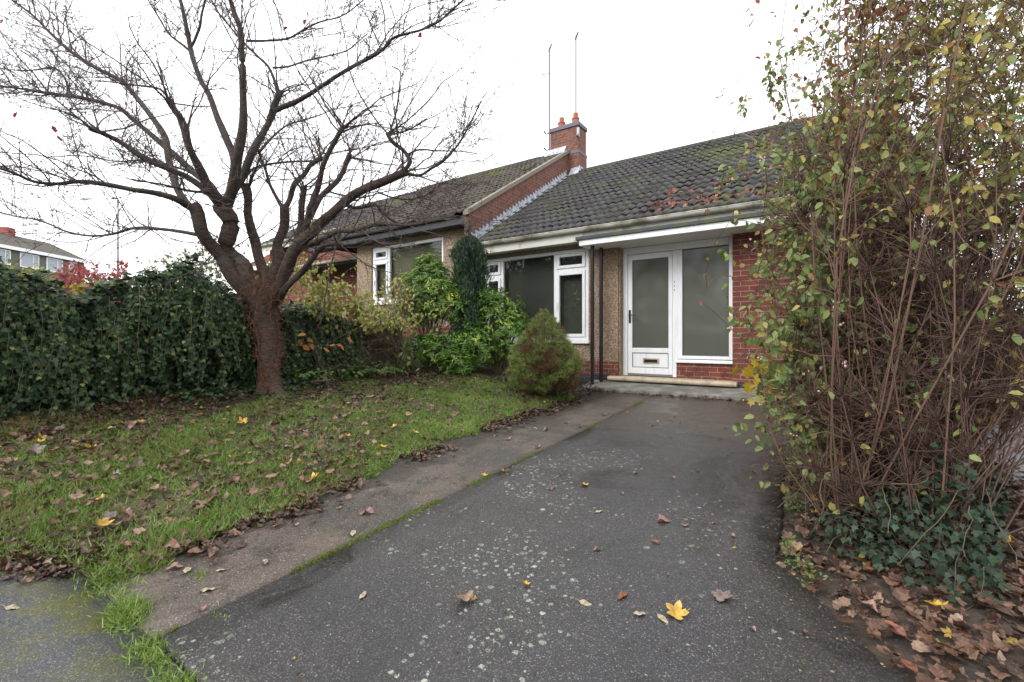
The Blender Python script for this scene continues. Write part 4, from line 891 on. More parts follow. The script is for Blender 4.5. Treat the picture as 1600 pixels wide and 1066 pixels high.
# ------------------------------------------------------------------ shrub generators
def rosette_bush(name, label, blobs, nros, per, ls, m, rn_mu, parent_cat='shrub', stems=14, tm=NARROW, stem_m='greenstem', group=None):
    base = np.array(blobs[0][0]); g0 = float(h(base[0], base[1]))
    t = thing(name, label, parent_cat, (base[0], base[1], g0), group)
    C, N = [], []
    tot = sum(b[1][0]*b[1][1] for b in blobs)
    for c, r in blobs:
        k = int(nros*r[0]*r[1]/tot); d = rdir(k); d[:, 2] = np.abs(d[:, 2])*np.where(R.random(k) < .75, 1, -.7)
        rr = R.uniform(.72, 1.06, k)[:, None]*(1+.12*np.sin(d[:, :1]*9+d[:, 1:2]*7+d[:, 2:]*8))
        C.append(np.array(c)+d*np.array(r)*rr); N.append(norm(d/np.array(r)+[0,0,.7/max(r)]))
    C = np.concatenate(C); N = np.concatenate(N); n = len(C)
    N2 = np.repeat(N, per, 0); P2 = np.repeat(C, per, 0)+R.normal(size=(n*per, 3))*.012
    perp = rdir(n*per); perp = norm(perp-(perp*N2).sum(-1, keepdims=True)*N2)
    D = perp+N2*R.uniform(-.25, .7, (n*per, 1)); rb = np.repeat(np.clip(R.normal(rn_mu, .2, n), 0, 1), per)
    scatter('foliage', tm, P2, frames(D, N2+perp*-.2+R.normal(size=(n*per,3))*.2), R.uniform(*ls, n*per), m, np.clip(rb+R.normal(size=n*per)*.1, 0, 1), t)
    k = R.integers(0, n, stems*6); e = C[k]
    b0 = np.array([base[0], base[1], g0])+R.normal(size=(len(k), 3))*[.07,.07,0]
    pth = np.stack([b0+(e-b0)*s+np.array([0,0,1.])*(.12*math.sin(math.pi*s)) for s in np.linspace(0,1,7)], 1)+R.normal(size=(len(k),7,3))*.012
    tube_obj('stems', [(pth, np.linspace(.008,.003,7)[None].repeat(len(k),0), 4)], M[stem_m], t)
    return t
rosette_bush('mexican_orange', 'rounded bright green evergreen bush in front of the neighbour window', [((-5.95,6.1,.75),(.62,.5,.62)), ((-6.25,6.0,.45),(.4,.4,.4)), ((-5.45,6.2,.55),(.42,.4,.45)), ((-5.9,6.0,1.2),(.28,.28,.28))], 1150, 8, (.055,.10), M['choisya'], .5)
rosette_bush('mexican_orange', 'glossy green evergreen bush with lime tips between the conifer and the cone shaped spruce', [((-4.70,6.55,.18),(.42,.4,.62)), ((-4.95,6.2,-.2),(.45,.4,.45)), ((-4.4,6.45,.0),(.3,.35,.45)), ((-4.75,6.35,.62),(.25,.22,.25))], 1000, 8, (.05,.09), M['choisya'], .45)
rosette_bush('mexican_orange', 'low sprawling green evergreen bush at the lawn edge in front of the conifer', [((-5.35,5.75,-.25),(.45,.4,.33)), ((-5.7,5.6,-.2),(.35,.3,.25)), ((-5.0,5.75,-.45),(.3,.3,.25))], 560, 8, (.05,.09), M['choisya'], .38)
rosette_bush('ground_cover', 'small patch of bright low green leaves beside the cone shaped spruce', [((-4.15,5.95,-.75),(.28,.16,.10))], 110, 6, (.04,.07), M['lowgreen'], .7, 'plant', 2)
rosette_bush('ground_cover', 'low weedy leaves along the fence foot right of the tree', [((-5.55,4.6,-.50),(.30,.7,.09)), ((-5.6,3.7,-.50),(.22,.5,.08))], 150, 5, (.04,.08), M['lowgreen'], .45, 'plant', 3, LEAF)
# upright conifer
cf = thing('upright_conifer', 'narrow dark green columnar conifer standing in front of the house party line', 'conifer', (-5.2, 6.3, float(h(-5.2, 6.3))))
n = 15000; zz = R.random(n)**.9; ang = R.uniform(0, 6.28, n)
prof = np.interp(zz, [0,.15,.4,.7,.88,.95,1], [.20,.24,.265,.275,.25,.18,.06])*(1+.20*np.sin(ang*3+zz*9)+.15*np.sin(ang*5-zz*21)+.10*np.sin(ang*11+zz*40))
rr = prof*np.where(R.random(n) < .06, R.uniform(1.0, 1.22, n), R.uniform(.62, 1.0, n))
z = -.45+zz*2.20; P_ = np.stack([-5.2+np.cos(ang)*rr, 6.3+np.sin(ang)*rr, z], 1)
D = np.stack([np.cos(ang)*.45, np.sin(ang)*.45, np.full(n, 1.0)], 1)+R.normal(size=(n,3))*.28
scatter('foliage', NARROW, P_, frames(D, np.stack([np.cos(ang), np.sin(ang), np.full(n,.2)], 1)+R.normal(size=(n,3))*.5), np.stack([R.uniform(.045,.10,n)]+[R.uniform(.05,.09,n)]*2, 1), M['conifer'], np.clip(R.normal(.5,.25,n)+.25*np.sin(ang*3+zz*9),0,1), cf)
n = 120; zz = R.uniform(1.65, 2.06, n); P_ = np.stack([-5.2-.03+R.normal(size=n)*.035, 6.3+R.normal(size=n)*.035, zz], 1)
scatter('leading_shoot', NARROW, P_, frames(R.normal(size=(n,3))*.3+[0,0,1], rdir(n)), np.stack([R.uniform(.05,.09,n)]+[R.uniform(.05,.08,n)]*2,1), M['conifer'], R.random(n)*.7, cf)
MB().tube([(-5.2,6.3,-.8),(-5.2,6.3,.8),(-5.22,6.3,2.1)], [.05,.03,.006], 8).build('trunk', M['limb'], cf)
# dwarf spruce
sx, sy = -3.28, 5.62; sg = float(h(sx, sy))
ds = thing('dwarf_spruce', 'cone shaped dwarf spruce with brown dead patches beside the path', 'conifer', (sx, sy, sg))
def sprof(t): return np.interp(t, [0,.06,.2,.38,.6,.8,.92,1], [.22,.40,.480,.465,.350,.215,.125,.03])
n = 5200; t_ = 1-np.sqrt(R.random(n)); t_ = np.clip(t_*1.02+.03*R.normal(size=n), 0, 1); ang = R.uniform(0, 6.28, n)
lump = 1+.09*np.sin(ang*5+t_*14)+.08*np.sin(ang*9-t_*26)+.05*np.sin(ang*17+t_*50)
rr = sprof(t_)*lump*np.where(R.random(n) < .7, R.uniform(.90,1.02,n), R.uniform(.55,.9,n)); zz = sg+.10+t_*1.12
C = np.stack([sx+np.cos(ang)*rr, sy+np.sin(ang)*rr, zz], 1); out = np.stack([np.cos(ang), np.sin(ang), .55+.5*t_], 1)
brown = (np.sin(ang*2.1+t_*7+.6)+np.sin(ang*4.3-t_*12+2)+.8*np.sin(t_*33+ang*2)) + 1.4*np.clip(.22-t_, 0, 1)/.22
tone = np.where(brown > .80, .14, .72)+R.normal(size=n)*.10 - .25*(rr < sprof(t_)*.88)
per = 13; D = np.repeat(norm(out), per, 0)+R.normal(size=(n*per,3))*.42; P_ = np.repeat(C, per, 0)+R.normal(size=(n*per,3))*.010
NEED = T([(0,-.5,0),(0,.5,0),(1,0,0)], [[0,1,2]])
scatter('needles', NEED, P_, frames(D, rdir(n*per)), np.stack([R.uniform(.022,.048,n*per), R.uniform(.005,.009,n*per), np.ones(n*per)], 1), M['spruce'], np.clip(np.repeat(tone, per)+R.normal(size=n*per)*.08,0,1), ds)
k = 150; e = C[R.integers(0, n, k)]; b0 = np.array([sx, sy, 0])*1.0+np.stack([0*e[:,0], 0*e[:,0], sg+(e[:,2]-sg)*.35], 1)
tube_obj('stems', [(np.stack([b0+(e-b0)*s for s in np.linspace(0,1,4)],1), np.linspace(.008,.003,4)[None].repeat(k,0), 4), (np.array([[(sx,sy,sg-.05),(sx,sy,sg+.6),(sx,sy,sg+1.1)]]), np.array([[.035,.02,.005]]), 8)], M['shrubtwig'], ds)

def twiggy(name, label, cat, base, tips, K, r, nside, leaf, nleaf, ls, m, rnfun, stem_m='shrubtwig', tm=LEAF, droop=-.6, side=(.15,.5), group=None, core=False, clump=False, zmin=None):
    """stems from base (S,3) to tips (S,3); side shoots; leaves along shoots"""
    t = thing(name, label, cat, tuple(base.mean(0)), group)
    if core or clump:
        cl_ = base[R.integers(0, len(base), 9)]; dd = np.linalg.norm(base[:, None, :2]-cl_[None, :, :2], axis=2).argmin(1); base = cl_[dd]+R.normal(size=base.shape)*[.035,.035,.01]
    S = len(tips); ss = np.linspace(0, 1, K)
    bend = norm(rdir(S))*.21*np.linalg.norm(tips-base, axis=1, keepdims=True)
    st = np.stack([base+(tips-base)*s + bend*math.sin(math.pi*s) + np.array([0,0,1.])*(.10*math.sin(math.pi*s)) for s in ss], 1)+R.normal(size=(S,K,3))*.010
    rr = (r*R.uniform(.6,1.4,(S,1)))*np.linspace(1,.3,K)[None]
    grp = [(st, rr, 5)]
    n = S*nside; j = R.integers(0, S, n); kk = (K-1-np.floor((R.random(n)**1.1)*(K-1)*.85)).astype(int); kk = np.clip(kk, 1, K-1)
    d = norm(st[j, kk]-st[j, kk-1])*.7+rdir(n)*.85
    sh = walk(st[j, kk], d, R.uniform(*side, n), 6, .25, .02)
    if core or clump:
        pe = sh[:, 5]; ue = 800+F*(CY*pe[:,0]+SY*pe[:,1])/(-SY*pe[:,0]+CY*pe[:,1]); ve = HV-F*pe[:,2]/(-SY*pe[:,0]+CY*pe[:,1])
        sh = sh[~((ue > 1525) & (ve > 655)) & (ue > 1125+70*(ve < 120))]; n = len(sh)
        us = (800+F*(CY*st[:,:,0]+SY*st[:,:,1])/(-SY*st[:,:,0]+CY*st[:,:,1])).min(1); grp = [(st[us > 1150], rr[us > 1150], 5)]
    grp.append((sh, np.linspace(.0030,.0016,6)[None].repeat(n,0), 3))
    tube_obj('stems', grp, M[stem_m], t)
    if leaf:
        q_ = R.integers(0, n, nleaf); k2 = R.integers(1, 6, nleaf); pos = sh[q_, k2]+R.normal(size=(nleaf,3))*.006
        if zmin is not None: pos = pos[pos[:,2] > zmin+R.random(len(pos))*.12]; nleaf = len(pos)
        if core:
            uu = 800+F*(CY*pos[:,0]+SY*pos[:,1])/(-SY*pos[:,0]+CY*pos[:,1]); vv = HV-F*pos[:,2]/(-SY*pos[:,0]+CY*pos[:,1])
            inn = np.clip((uu-1262)/40,0,1)*np.clip((vv-300)/60,0,1); pos = pos[R.random(nleaf) > inn*.62]; nleaf = len(pos)
        D = rdir(nleaf)*.7+np.array([0,0,droop]); N = rdir(nleaf)*.6+norm(-pos*[1,1,0])*.5+np.array([0,0,.5])
        scatter('foliage', tm, pos, frames(D, N), R.uniform(*ls, nleaf), m, rnfun(pos), t)
    return t, st, sh

# ------------------------------------------------------------------ big shrubs on the right
def rn_c(mu, sd): return lambda p: np.clip(R.normal(mu, sd, len(p)), 0, 1)
UM = lambda v: np.interp(v, [-250,0,100,200,320,420,520,620,700], [1395,1335,1298,1262,1252,1226,1238,1232,1265])
S = 95
v = R.uniform(-230, 620, S); u = UM(v)+R.uniform(0, 1, S)**1.3*250; f = R.uniform(2.5, 3.9, S)
tips = np.array([P(a, b, c) for a, b, c in zip(u, v, f)])
bx = R.uniform(-.05, .50, S); by = R.uniform(2.7, 4.0, S); base = np.stack([bx, by, h(bx, by)-.03], 1)
def rn_snow(p): return np.clip(R.normal(.42, .22, len(p))+.38*np.clip(p[:,2]/.9,0,1)*R.random(len(p)), 0, 1)
snow, sst, ssh = twiggy('snowberry_shrub', 'tall leafy green snowberry shrub overhanging the right edge of the driveway', 'shrub', base, tips, 10, .0042, 24, True, 9500, (.028,.066), M['snow'], rn_snow, side=(.12,.42), core=True)
pf = ssh[:, 2:].reshape(-1, 3); pf = pf[R.permutation(len(pf))]
fu = 800+F*(CY*pf[:,0]+SY*pf[:,1])/(-SY*pf[:,0]+CY*pf[:,1]); fv = HV-F*pf[:,2]/(-SY*pf[:,0]+CY*pf[:,1])
pf = pf[(fu < 1305) & (fv > 210) & (fv < 700)][:2600]; n = len(pf)
scatter('lower_foliage', LEAF, pf, frames(rdir(n)*.7+np.array([0,0,-.6]), rdir(n)*.6+norm(-pf*[1,1,0])*.5+np.array([0,0,.5])), R.uniform(.036,.074,n), M['snow'], np.clip(R.normal(.36,.22,n),0,1), snow)
n = 130; q_ = R.integers(0, len(ssh), n*4); pos = ssh[q_, 5]; uu = np.array([800+F*(CY*p[0]+SY*p[1])/(-SY*p[0]+CY*p[1]) for p in pos]); pos = pos[uu < 1330][:n]
mb = MB()
def ico(c, r):
    a = .5257*r; b = .8507*r
    v = [(-a,0,b),(a,0,b),(-a,0,-b),(a,0,-b),(0,b,a),(0,b,-a),(0,-b,a),(0,-b,-a),(b,a,0),(-b,a,0),(b,-a,0),(-b,-a,0)]
    mb.add([(x+c[0], y+c[1], z+c[2]) for x, y, z in v], [[0,4,1],[0,9,4],[9,5,4],[4,5,8],[4,8,1],[8,10,1],[8,3,10],[5,3,8],[5,2,3],[2,7,3],[7,10,3],[7,6,10],[7,11,6],[11,0,6],[0,1,6],[6,1,10],[9,0,11],[9,11,2],[9,2,5],[7,2,11]])
for p in pos:
    for _ in range(R.integers(1, 4)): ico(p+R.normal(size=3)*.009, R.uniform(.005, .0085))
mb.build('berries', M['berry'], snow, smooth=True)['kind'] = 'stuff'
# red and olive crown: taller shrub
S = 95
v = R.uniform(-380, 330, S); u = np.maximum(UM(v)+30, R.uniform(1260, 1760, S)); f = R.uniform(2.5, 4.4, S)
tips = np.array([P(a, b, c) for a, b, c in zip(u, v, f)])
bx = R.uniform(.10, 1.0, S); by = R.uniform(2.7, 4.3, S); bx = np.minimum(bx, .22*by); base = np.stack([bx, by, h(bx, by)-.03], 1)
def rn_ol(p): 
    uu = 800+F*(CY*p[:,0]+SY*p[:,1])/(-SY*p[:,0]+CY*p[:,1])
    return np.clip(R.normal(.50, .22, len(p))-.40*np.clip((p[:,2]-1.0)/.8,0,1)*(R.random(len(p))<.75)*np.clip((1560-uu)/200,0,1)+.18*(uu > 1450), 0, 1)
ol, ost, osh = twiggy('autumn_shrub', 'tall twiggy shrub with red and olive autumn leaves filling the right side', 'shrub', base, tips, 11, .0046, 46, True, 14500, (.026,.058), M['olive'], rn_ol, 'shrubtwig', LEAF, -.5, (.2,.6), core=True)
# dense brown twigs in the middle
S = 120
v = R.uniform(230, 760, S); u = np.minimum(R.uniform(1240, 1640, S), np.interp(v, [200,520,640,760], [1680,1620,1530,1490])); f = R.uniform(2.3, 4.0, S)
tips = np.array([P(a, b, c) for a, b, c in zip(u, v, f)])
bx = R.uniform(.05, .68, S); by = R.uniform(2.6, 4.0, S); bx = np.minimum(bx, .18*by); base = np.stack([bx, by, h(bx, by)-.03], 1)
br, bst, bsh = twiggy('brown_shrub', 'dense brown shrub of bare twigs behind the ivy clump at the right', 'shrub', base, tips, 8, .0045, 120, True, 900, (.035,.06), M['snow'], lambda p: np.clip(R.normal(.72,.15,len(p)),0,1), 'darktwig', LEAF, -.5, (.08,.34), clump=True)
# thick pruned stems
TS = [([(1395,800,2.9),(1408,720,2.95),(1408,640,2.95),(1412,560,2.95),(1412,472,2.95)], .045, .040), ([(1380,790,3.0),(1378,700,3.05),(1388,620,3.1),(1398,540,3.1)], .040, .030),
      ([(1418,770,2.85),(1445,665,2.85),(1478,560,2.9),(1492,470,2.9),(1520,380,3.0),(1570,260,3.1)], .026, .012), ([(1412,680,2.9),(1460,640,2.85),(1505,600,2.8),(1560,560,2.75),(1625,520,2.7)], .026, .014),
      ([(1370,740,3.0),(1330,600,3.0),(1350,480,3.1),(1400,380,3.2),(1385,200,3.2),(1330,60,3.2)], .024, .010), ([(1505,600,2.8),(1512,540,2.8),(1520,500,2.8)], .016, .013),
      ([(1440,760,2.7),(1480,660,2.65),(1540,590,2.6),(1640,500,2.5)], .018, .009), ([(1365,650,2.8),(1375,590,2.7),(1390,598,2.65),(1400,606,2.6)], .015, .009),
      ([(1425,800,3.1),(1450,560,3.2),(1430,380,3.3),(1480,160,3.4),(1500,-60,3.5)], .022, .009), ([(1400,790,2.7),(1360,660,2.6),(1300,520,2.6),(1270,330,2.6),(1290,150,2.6)], .018, .007)]
for pts_, r0, r1 in TS:
    s = spline(np.array([P(a, b, c) for a, b, c in pts_]), 22)+R.normal(size=(22,3))*.003
    V, Fq, cap = limb_mesh(s, np.linspace(r0, r1*.7, 22), 10, .05); mesh_np('thick_stem', V, [Fq, cap], [M['shrubstem'], M['stub']], br, None, True, np.concatenate([np.zeros(len(Fq)), [1]]))
# ivy clump at the foot
ic = thing('ivy_clump', 'low clump of dark ivy at the foot of the right hand shrubs', 'ivy', (.45, 3.0, -1.02))
parts = []
def mound(n, c, r, smin, smax, mu):
    d = rdir(n); d[:, 2] = np.abs(d[:, 2]); p = np.array(c)+d*np.array(r)*R.uniform(.7, 1.05, n)[:, None]*(1+.15*np.sin(d[:, :1]*8+d[:, 1:2]*9))
    k = p[:,0] < np.where(p[:,2] > -.72, .192, .225)*p[:,1]; p, d = p[k], d[k]; n = len(p)
    D = d*[1,1,.2]*.7+R.normal(size=(n,3))*.5+[0,0,-.55]; parts.append((IVY, p, frames(D, d+R.normal(size=(n,3))*.35+[0,0,.4]), R.uniform(smin, smax, n), np.clip(R.normal(mu,.2,n),0,1)))
mound(2600, (.50,3.08,-1.05), (.42,.58,.52), .015, .044, .36); mound(1100, (.24,2.95,-1.05), (.29,.36,.34), .016, .036, .40); mound(900, (.66,3.0,-1.04), (.24,.42,.26), .020, .038, .34); mound(1000, (.5,3.9,-1.0), (.5,.5,.55), .03, .05, .35)
merge_scatter('ivy_leaves', parts, M['ivydark'], ic)
ns = 60; a = R.uniform(0, 6.28, ns); p0 = np.stack([.5+np.cos(a)*.35, 3.0+np.sin(a)*.4, R.uniform(-.95,-.5,ns)], 1)
tr = walk(p0, np.stack([np.cos(a), np.sin(a), -.5+0*a], 1)+R.normal(size=(ns,3))*.4, R.uniform(.15,.5,ns), 8, .25, 0, .2); tr[:, :, 2] = np.maximum(tr[:, :, 2], -1.05)
tube_obj('runners', [(tr, np.full((ns,8), .0022), 3)], M['greenstem'], ic)
# yellow maple seedling by the step
ms_, s1, s2 = None, None, None
b = P(1270, 660, 4.1); b[2] = float(h(b[0], b[1]))
base = np.repeat(b[None], 7, 0)+R.normal(size=(7,3))*[.03,.03,0]
tips = np.array([P(a_, c_, f_) for a_, c_, f_ in ((1162,562,3.9),(1185,590,3.8),(1208,604,3.8),(1175,620,3.85),(1215,580,3.8),(1198,572,3.9),(1095,470,4.2))])
t = thing('maple_seedling', 'young sapling with bright yellow lobed leaves beside the porch step', 'sapling', tuple(b))
st = np.stack([base+(tips-base)*s+np.array([0,0,.12*math.sin(math.pi*s)]) for s in np.linspace(0,1,7)], 1)
tube_obj('stems', [(st, np.linspace(.005,.0022,7)[None].repeat(7,0), 5)], M['twig'], t)
q_ = R.integers(0, 6, 38); k_ = R.integers(5, 7, 38); pos = st[q_, k_]+R.normal(size=(38,3))*.04
scatter('foliage', MAPLE, pos, frames(R.normal(size=(38,3))*.5+[0,-.2,-.9], R.normal(size=(38,3))*.4+norm(-pos)*.8), R.uniform(.07,.11,38), M['yellow'], R.random(38), t)
scatter('red_leaf', LEAF, tips[6:7], frames(np.array([[0,0,-1.]]), np.array([[.5,-1,0.]])), np.array([.05]), M['acer'], np.array([.8]), t)
# hedge / trees behind the shrubs, right side
def leafy_mass(name, label, cat, blobs, n, ls, m, mu, trunk=True, tm=LEAF):
    c0 = blobs[0][0]; t = thing(name, label, cat, (c0[0], c0[1], float(h(c0[0], c0[1]))))
    parts = []; tot = sum(r[0]*r[2] for _, r in blobs)
    for c, r in blobs:
        k = int(n*r[0]*r[2]/tot); d = rdir(k); rr = R.random(k)**.35*(1+.18*np.sin(d[:,0]*7+c[0]*3)*np.sin(d[:,2]*6+d[:,1]*5))
        p = np.array(c)+d*np.array(r)*rr[:, None]
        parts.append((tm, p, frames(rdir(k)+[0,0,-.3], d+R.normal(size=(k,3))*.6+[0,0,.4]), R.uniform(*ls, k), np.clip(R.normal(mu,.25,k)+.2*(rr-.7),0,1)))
    merge_scatter('foliage', parts, m, t)
    if trunk:
        g = float(h(c0[0], c0[1])); mb = MB()
        for c, r in blobs: mb.tube([(c0[0], c0[1], g-.1), ((c0[0]+c[0])/2, (c0[1]+c[1])/2, g+(c[2]-g)*.6), (c[0], c[1], c[2])], [.09,.06,.02], 8)
        mb.build('trunk', M['limb'], t)
leafy_mass('evergreen_hedge', 'dark evergreen hedge seen through the stems of the right hand shrubs', 'hedge', [((2.0,8.0,-.1),(.9,.9,.95)), ((3.2,7.2,.1),(1.0,.9,1.1)), ((4.6,6.6,.1),(1.1,.9,1.1)), ((1.6,9.6,.3),(1.0,.9,1.3)), ((1.2,6.3,-.5),(.35,.5,.5))], 14000, (.05,.09), M['hedge'], .45)
leafy_mass('garden_tree', 'yellowing broadleaf tree beyond the shrubs at the far right', 'tree', [((5.2,10.5,1.6),(1.7,1.5,1.5)), ((6.6,9.2,1.4),(1.5,1.3,1.5)), ((4.0,12.0,1.5),(1.3,1.2,1.1))], 6500, (.06,.11), M['olive'], .6)

leafy_mass('unseen_street_tree', 'unseen broad tree across the road, added to darken the bungalow window reflections', 'tree', [((-16,-13,3.5),(4.0,2.5,4.2)), ((-21,-14,2.5),(4,2.5,3.6)), ((-12.5,-13.5,2.5),(3,2.5,3.4))], 7000, (.25,.45), M['hedge'], .5)  # out of view: added across the road for the window panes to reflect
leafy_mass('unseen_street_tree', 'third unseen tree across the road, added to darken the neighbour window reflections', 'tree', [((-28,-12,3.5),(4.5,2.5,4.5)), ((-34,-13,3),(4,2.5,4))], 14000, (.35,.6), M['hedge'], .5)  # unseen, leaves made dense so the neighbour pane reflects evenly dark
leafy_mass('unseen_street_tree', 'second unseen tree further along the street, added for the door glass reflections', 'tree', [((-6,-14,3.2),(4.0,2.5,4.2)), ((-2,-14,2.5),(3,2.5,3.4)), ((-9,-13.5,2.4),(3,2,3.2))], 4200, (.25,.45), M['hedge'], .5)  # unseen, leaves kept sparse so the door glass reflects sky gaps
# ------------------------------------------------------------------ plants on the left
ca = [P(a_, b_, f_) for a_, b_, f_ in ((470,445,6.7),(500,430,6.8),(530,455,6.9),(555,470,7.0),(450,430,6.6),(485,480,6.5),(520,500,6.7),(595,500,7.2),(620,520,7.2),(640,505,7.3),(560,510,7.0),(575,495,7.0),(605,515,7.1))]
S = 70; tips = np.array([ca[i_ % len(ca)] for i_ in range(S)])+R.normal(size=(S,3))*[.16,.16,.14]
base = np.stack([R.uniform(-6.35,-6.05,S), R.uniform(3.6,5.3,S), np.full(S,-.35)], 1)
twiggy('golden_climber', 'yellowing leafy climber spilling over the fence right of the tree trunk', 'climber', base, tips, 8, .006, 12, True, 4200, (.045,.085), M['climber'], rn_c(.42,.26), 'shrubtwig', LEAF, -.7, (.12,.32), zmin=.08)
S = 26; tips = np.array([P(R.uniform(592,645), R.uniform(440,492), 7.9) for _ in range(S)]); base = np.repeat(np.array([[-6.3,5.5,-.3]]), S, 0)+R.normal(size=(S,3))*.05
twiggy('yellow_shrub', 'small yellow and orange leaved shrub below the left edge of the neighbour window', 'shrub', base, tips, 7, .006, 6, True, 420, (.05,.085), M['climber'], rn_c(.6,.2), 'shrubtwig')
S = 12; b = np.array([-5.72,5.15,float(h(-5.72,5.15))]); base = np.repeat(b[None],S,0)+R.normal(size=(S,3))*[.06,.06,0]
tips = np.array([P(R.uniform(575,650), R.uniform(480,545), R.uniform(7.1,7.7)) for _ in range(S)])
twiggy('bare_stem_shrub', 'thin stemmed shrub with few pale leaves standing against the fence end', 'shrub', base, tips, 8, .010, 4, True, 70, (.06,.10), M['climber'], rn_c(.15,.1), 'greenstem', LEAF, -.8)
# orange leaved sprigs
for lbl, pts_ in (('thin sprig with orange oval leaves close to the right of the tree trunk', [(467,530),(480,528),(472,540),(478,522),(487,537)]), ('thin sprig with narrow orange leaves in front of the dark fence', [(514,541),(525,538),(532,537),(541,528),(546,524),(505,543)])):
    b = P(500, 590, 6.2); t = thing('orange_sprig', lbl, 'plant', (b[0], b[1], float(h(b[0], b[1])))); q0 = np.array([P(a_, c_, 6.0) for a_, c_ in pts_])
    bb = np.repeat(np.array([[b[0], b[1], float(h(b[0], b[1]))]]), len(q0), 0); st = np.stack([bb+(q0-bb)*s+np.array([0,0,.1*math.sin(math.pi*s)]) for s in np.linspace(0,1,6)], 1)
    tube_obj('stems', [(st, np.full((len(q0),6), .003), 4)], M['twig'], t)
    scatter('foliage', LEAF if 'oval' in lbl else NARROW, q0, frames(R.normal(size=(len(q0),3))*.5+[.4,0,-.7], np.tile([[.5,-1,.4]], (len(q0),1))), R.uniform(.09,.13,len(q0)), M['orange'], R.random(len(q0)), t)
# strap-leaved tuft
n = 26; b = P(543, 577, 6.6); b[2] = float(h(b[0], b[1])); t = thing('iris_tuft', 'tuft of arching strap leaves at the foot of the fence', 'plant', tuple(b))
st = walk(np.repeat(b[None], n, 0), R.normal(size=(n,3))*.45+[0,0,1], R.uniform(.3,.6,n), 8, .05, 0, .5); V, Fq = tubes(st, np.linspace(.012,.003,8)[None].repeat(n,0)*np.ones((n,8)), 3)
mesh_np('leaves', V, [Fq], M['lowgreen'], t, R.random(len(V))*.6+.2, True)
S = 16; b = np.array([-3.95,6.75,-.83]); base = np.repeat(b[None],S,0)+R.normal(size=(S,3))*[.05,.05,0]
tips = b+np.stack([R.normal(size=S)*.16-.08, R.normal(size=S)*.12, R.uniform(.55,1.22,S)],1)
twiggy('wiry_shrub', 'wiry reddish shrub with few yellow leaves under the front window', 'shrub', base, tips, 7, .005, 9, True, 260, (.025,.05), M['olive'], rn_c(.45,.3), 'shrubtwig', LEAF, -.3, (.08,.25))
# over the fence far left
S = 20; tips = np.array([P(R.uniform(-15,75), R.uniform(424,455), R.uniform(4.3,4.8)) for _ in range(S)]); base = np.stack([R.uniform(-6.6,-6.3,S), R.uniform(.3,1.2,S), np.full(S,-.3)],1)
twiggy('yellow_hydrangea', 'yellow and orange leaved shrub peeping over the ivy at the far left', 'shrub', base, tips, 6, .006, 8, True, 800, (.035,.065), M['climber'], rn_c(.4,.3), 'shrubtwig', LEAF, -.5, (.08,.2))
S = 8; tips = np.array([P(R.uniform(118,150), R.uniform(448,462), 5.0) for _ in range(S)]); base = np.repeat(np.array([[-6.7,1.6,-.3]]),S,0)
twiggy('yellow_hydrangea', 'small yellow leaved sprigs in the dip of the ivy below the red shrub', 'shrub', base, tips, 6, .006, 6, True, 220, (.035,.06), M['yellow'], rn_c(.3,.2), 'shrubtwig', LEAF, -.5, (.05,.15))
S = 90; tips = np.array([P(R.uniform(95,198), R.uniform(413,460), R.uniform(6.8,8.2)) for _ in range(S)]); bb = P(140, 470, 7.5); base = np.repeat(np.array([[bb[0],bb[1],-.1]]),S,0)+R.normal(size=(S,3))*.05
twiggy('red_acer', 'small fiery red acer behind the ivy in front of the distant house', 'acer', base, tips, 7, .006, 9, True, 9500, (.024,.042), M['acer'], rn_c(.5,.25), 'shrubtwig', LEAF, -.3, (.06,.2))
S = 60; tips = np.array([P(R.uniform(225,392), R.uniform(385,445), R.uniform(6.2,7.2)) for _ in range(S)]); bb = P(280, 470, 6.6); base = np.repeat(np.array([[bb[0],bb[1],-.1]]),S,0)+R.normal(size=(S,3))*.08
twiggy('green_shrub', 'loose green shrub rising behind the ivy peak left of the tree', 'shrub', base, tips, 7, .006, 8, True, 2200, (.035,.06), M['snow'], rn_c(.5,.25), 'shrubtwig', LEAF, -.3, (.1,.3))

# ------------------------------------------------------------------ grass, moss, litter
def ngate(x, y, s): return .5+.25*np.sin(x*s*1.3+y*s*.7+.5)+.25*np.sin(x*s*.6-y*s*1.6+1.7)+.18*np.sin(x*s*2.9+y*s*2.1)
def lawn_pts(n, y0=-.4, y1=6.0, x0=-5.9):
    x = R.uniform(x0, -2.70, n*2); y = y0+(y1-y0)*R.random(n*2)**1.25
    e = np.array([grass_e(b) for b in y]); k = x < e+np.abs(R.normal(size=n*2))*.022
    return x[k][:n], y[k][:n], e[k][:n]
x, y, e = lawn_pts(210000)
dens = np.clip(-.22+.80*ngate(x, y, 2.6)+.62*ngate(x, y, 7.7)-.25*np.clip((-4.6-x),0,1)-.25*np.clip(1.2-(np.hypot(x+5.3, y-2.8)),0,1), .06, 1)
dens = np.where(e-x < .25, np.maximum(dens, .75), dens)
k = R.random(len(x)) < dens; x, y, e = x[k], y[k], e[k]
cl = R.integers(0, len(x), len(x)); mvk = R.random(len(x)) < .55
x = np.where(mvk, x[cl]+R.normal(size=len(x))*.014, x); y = np.where(mvk, y[cl]+R.normal(size=len(y))*.014, y)
n = len(x); D = np.stack([R.normal(size=n)*.55, R.normal(size=n)*.55, np.full(n, .75)], 1)
hgt = R.uniform(.025, .062, n)*(.75+.5*ngate(x, y, 4)); hgt = np.where((np.abs(y-1.2) < .5) & (R.random(n) < .3), hgt*1.35, hgt)
rn = np.clip(R.normal(.5, .2, n)+.55*(ngate(x, y, 3.3)-.5)+.25*(ngate(x, y, 9.1)-.5)-.2*np.clip(-4.4-x, 0, 1), 0, 1)
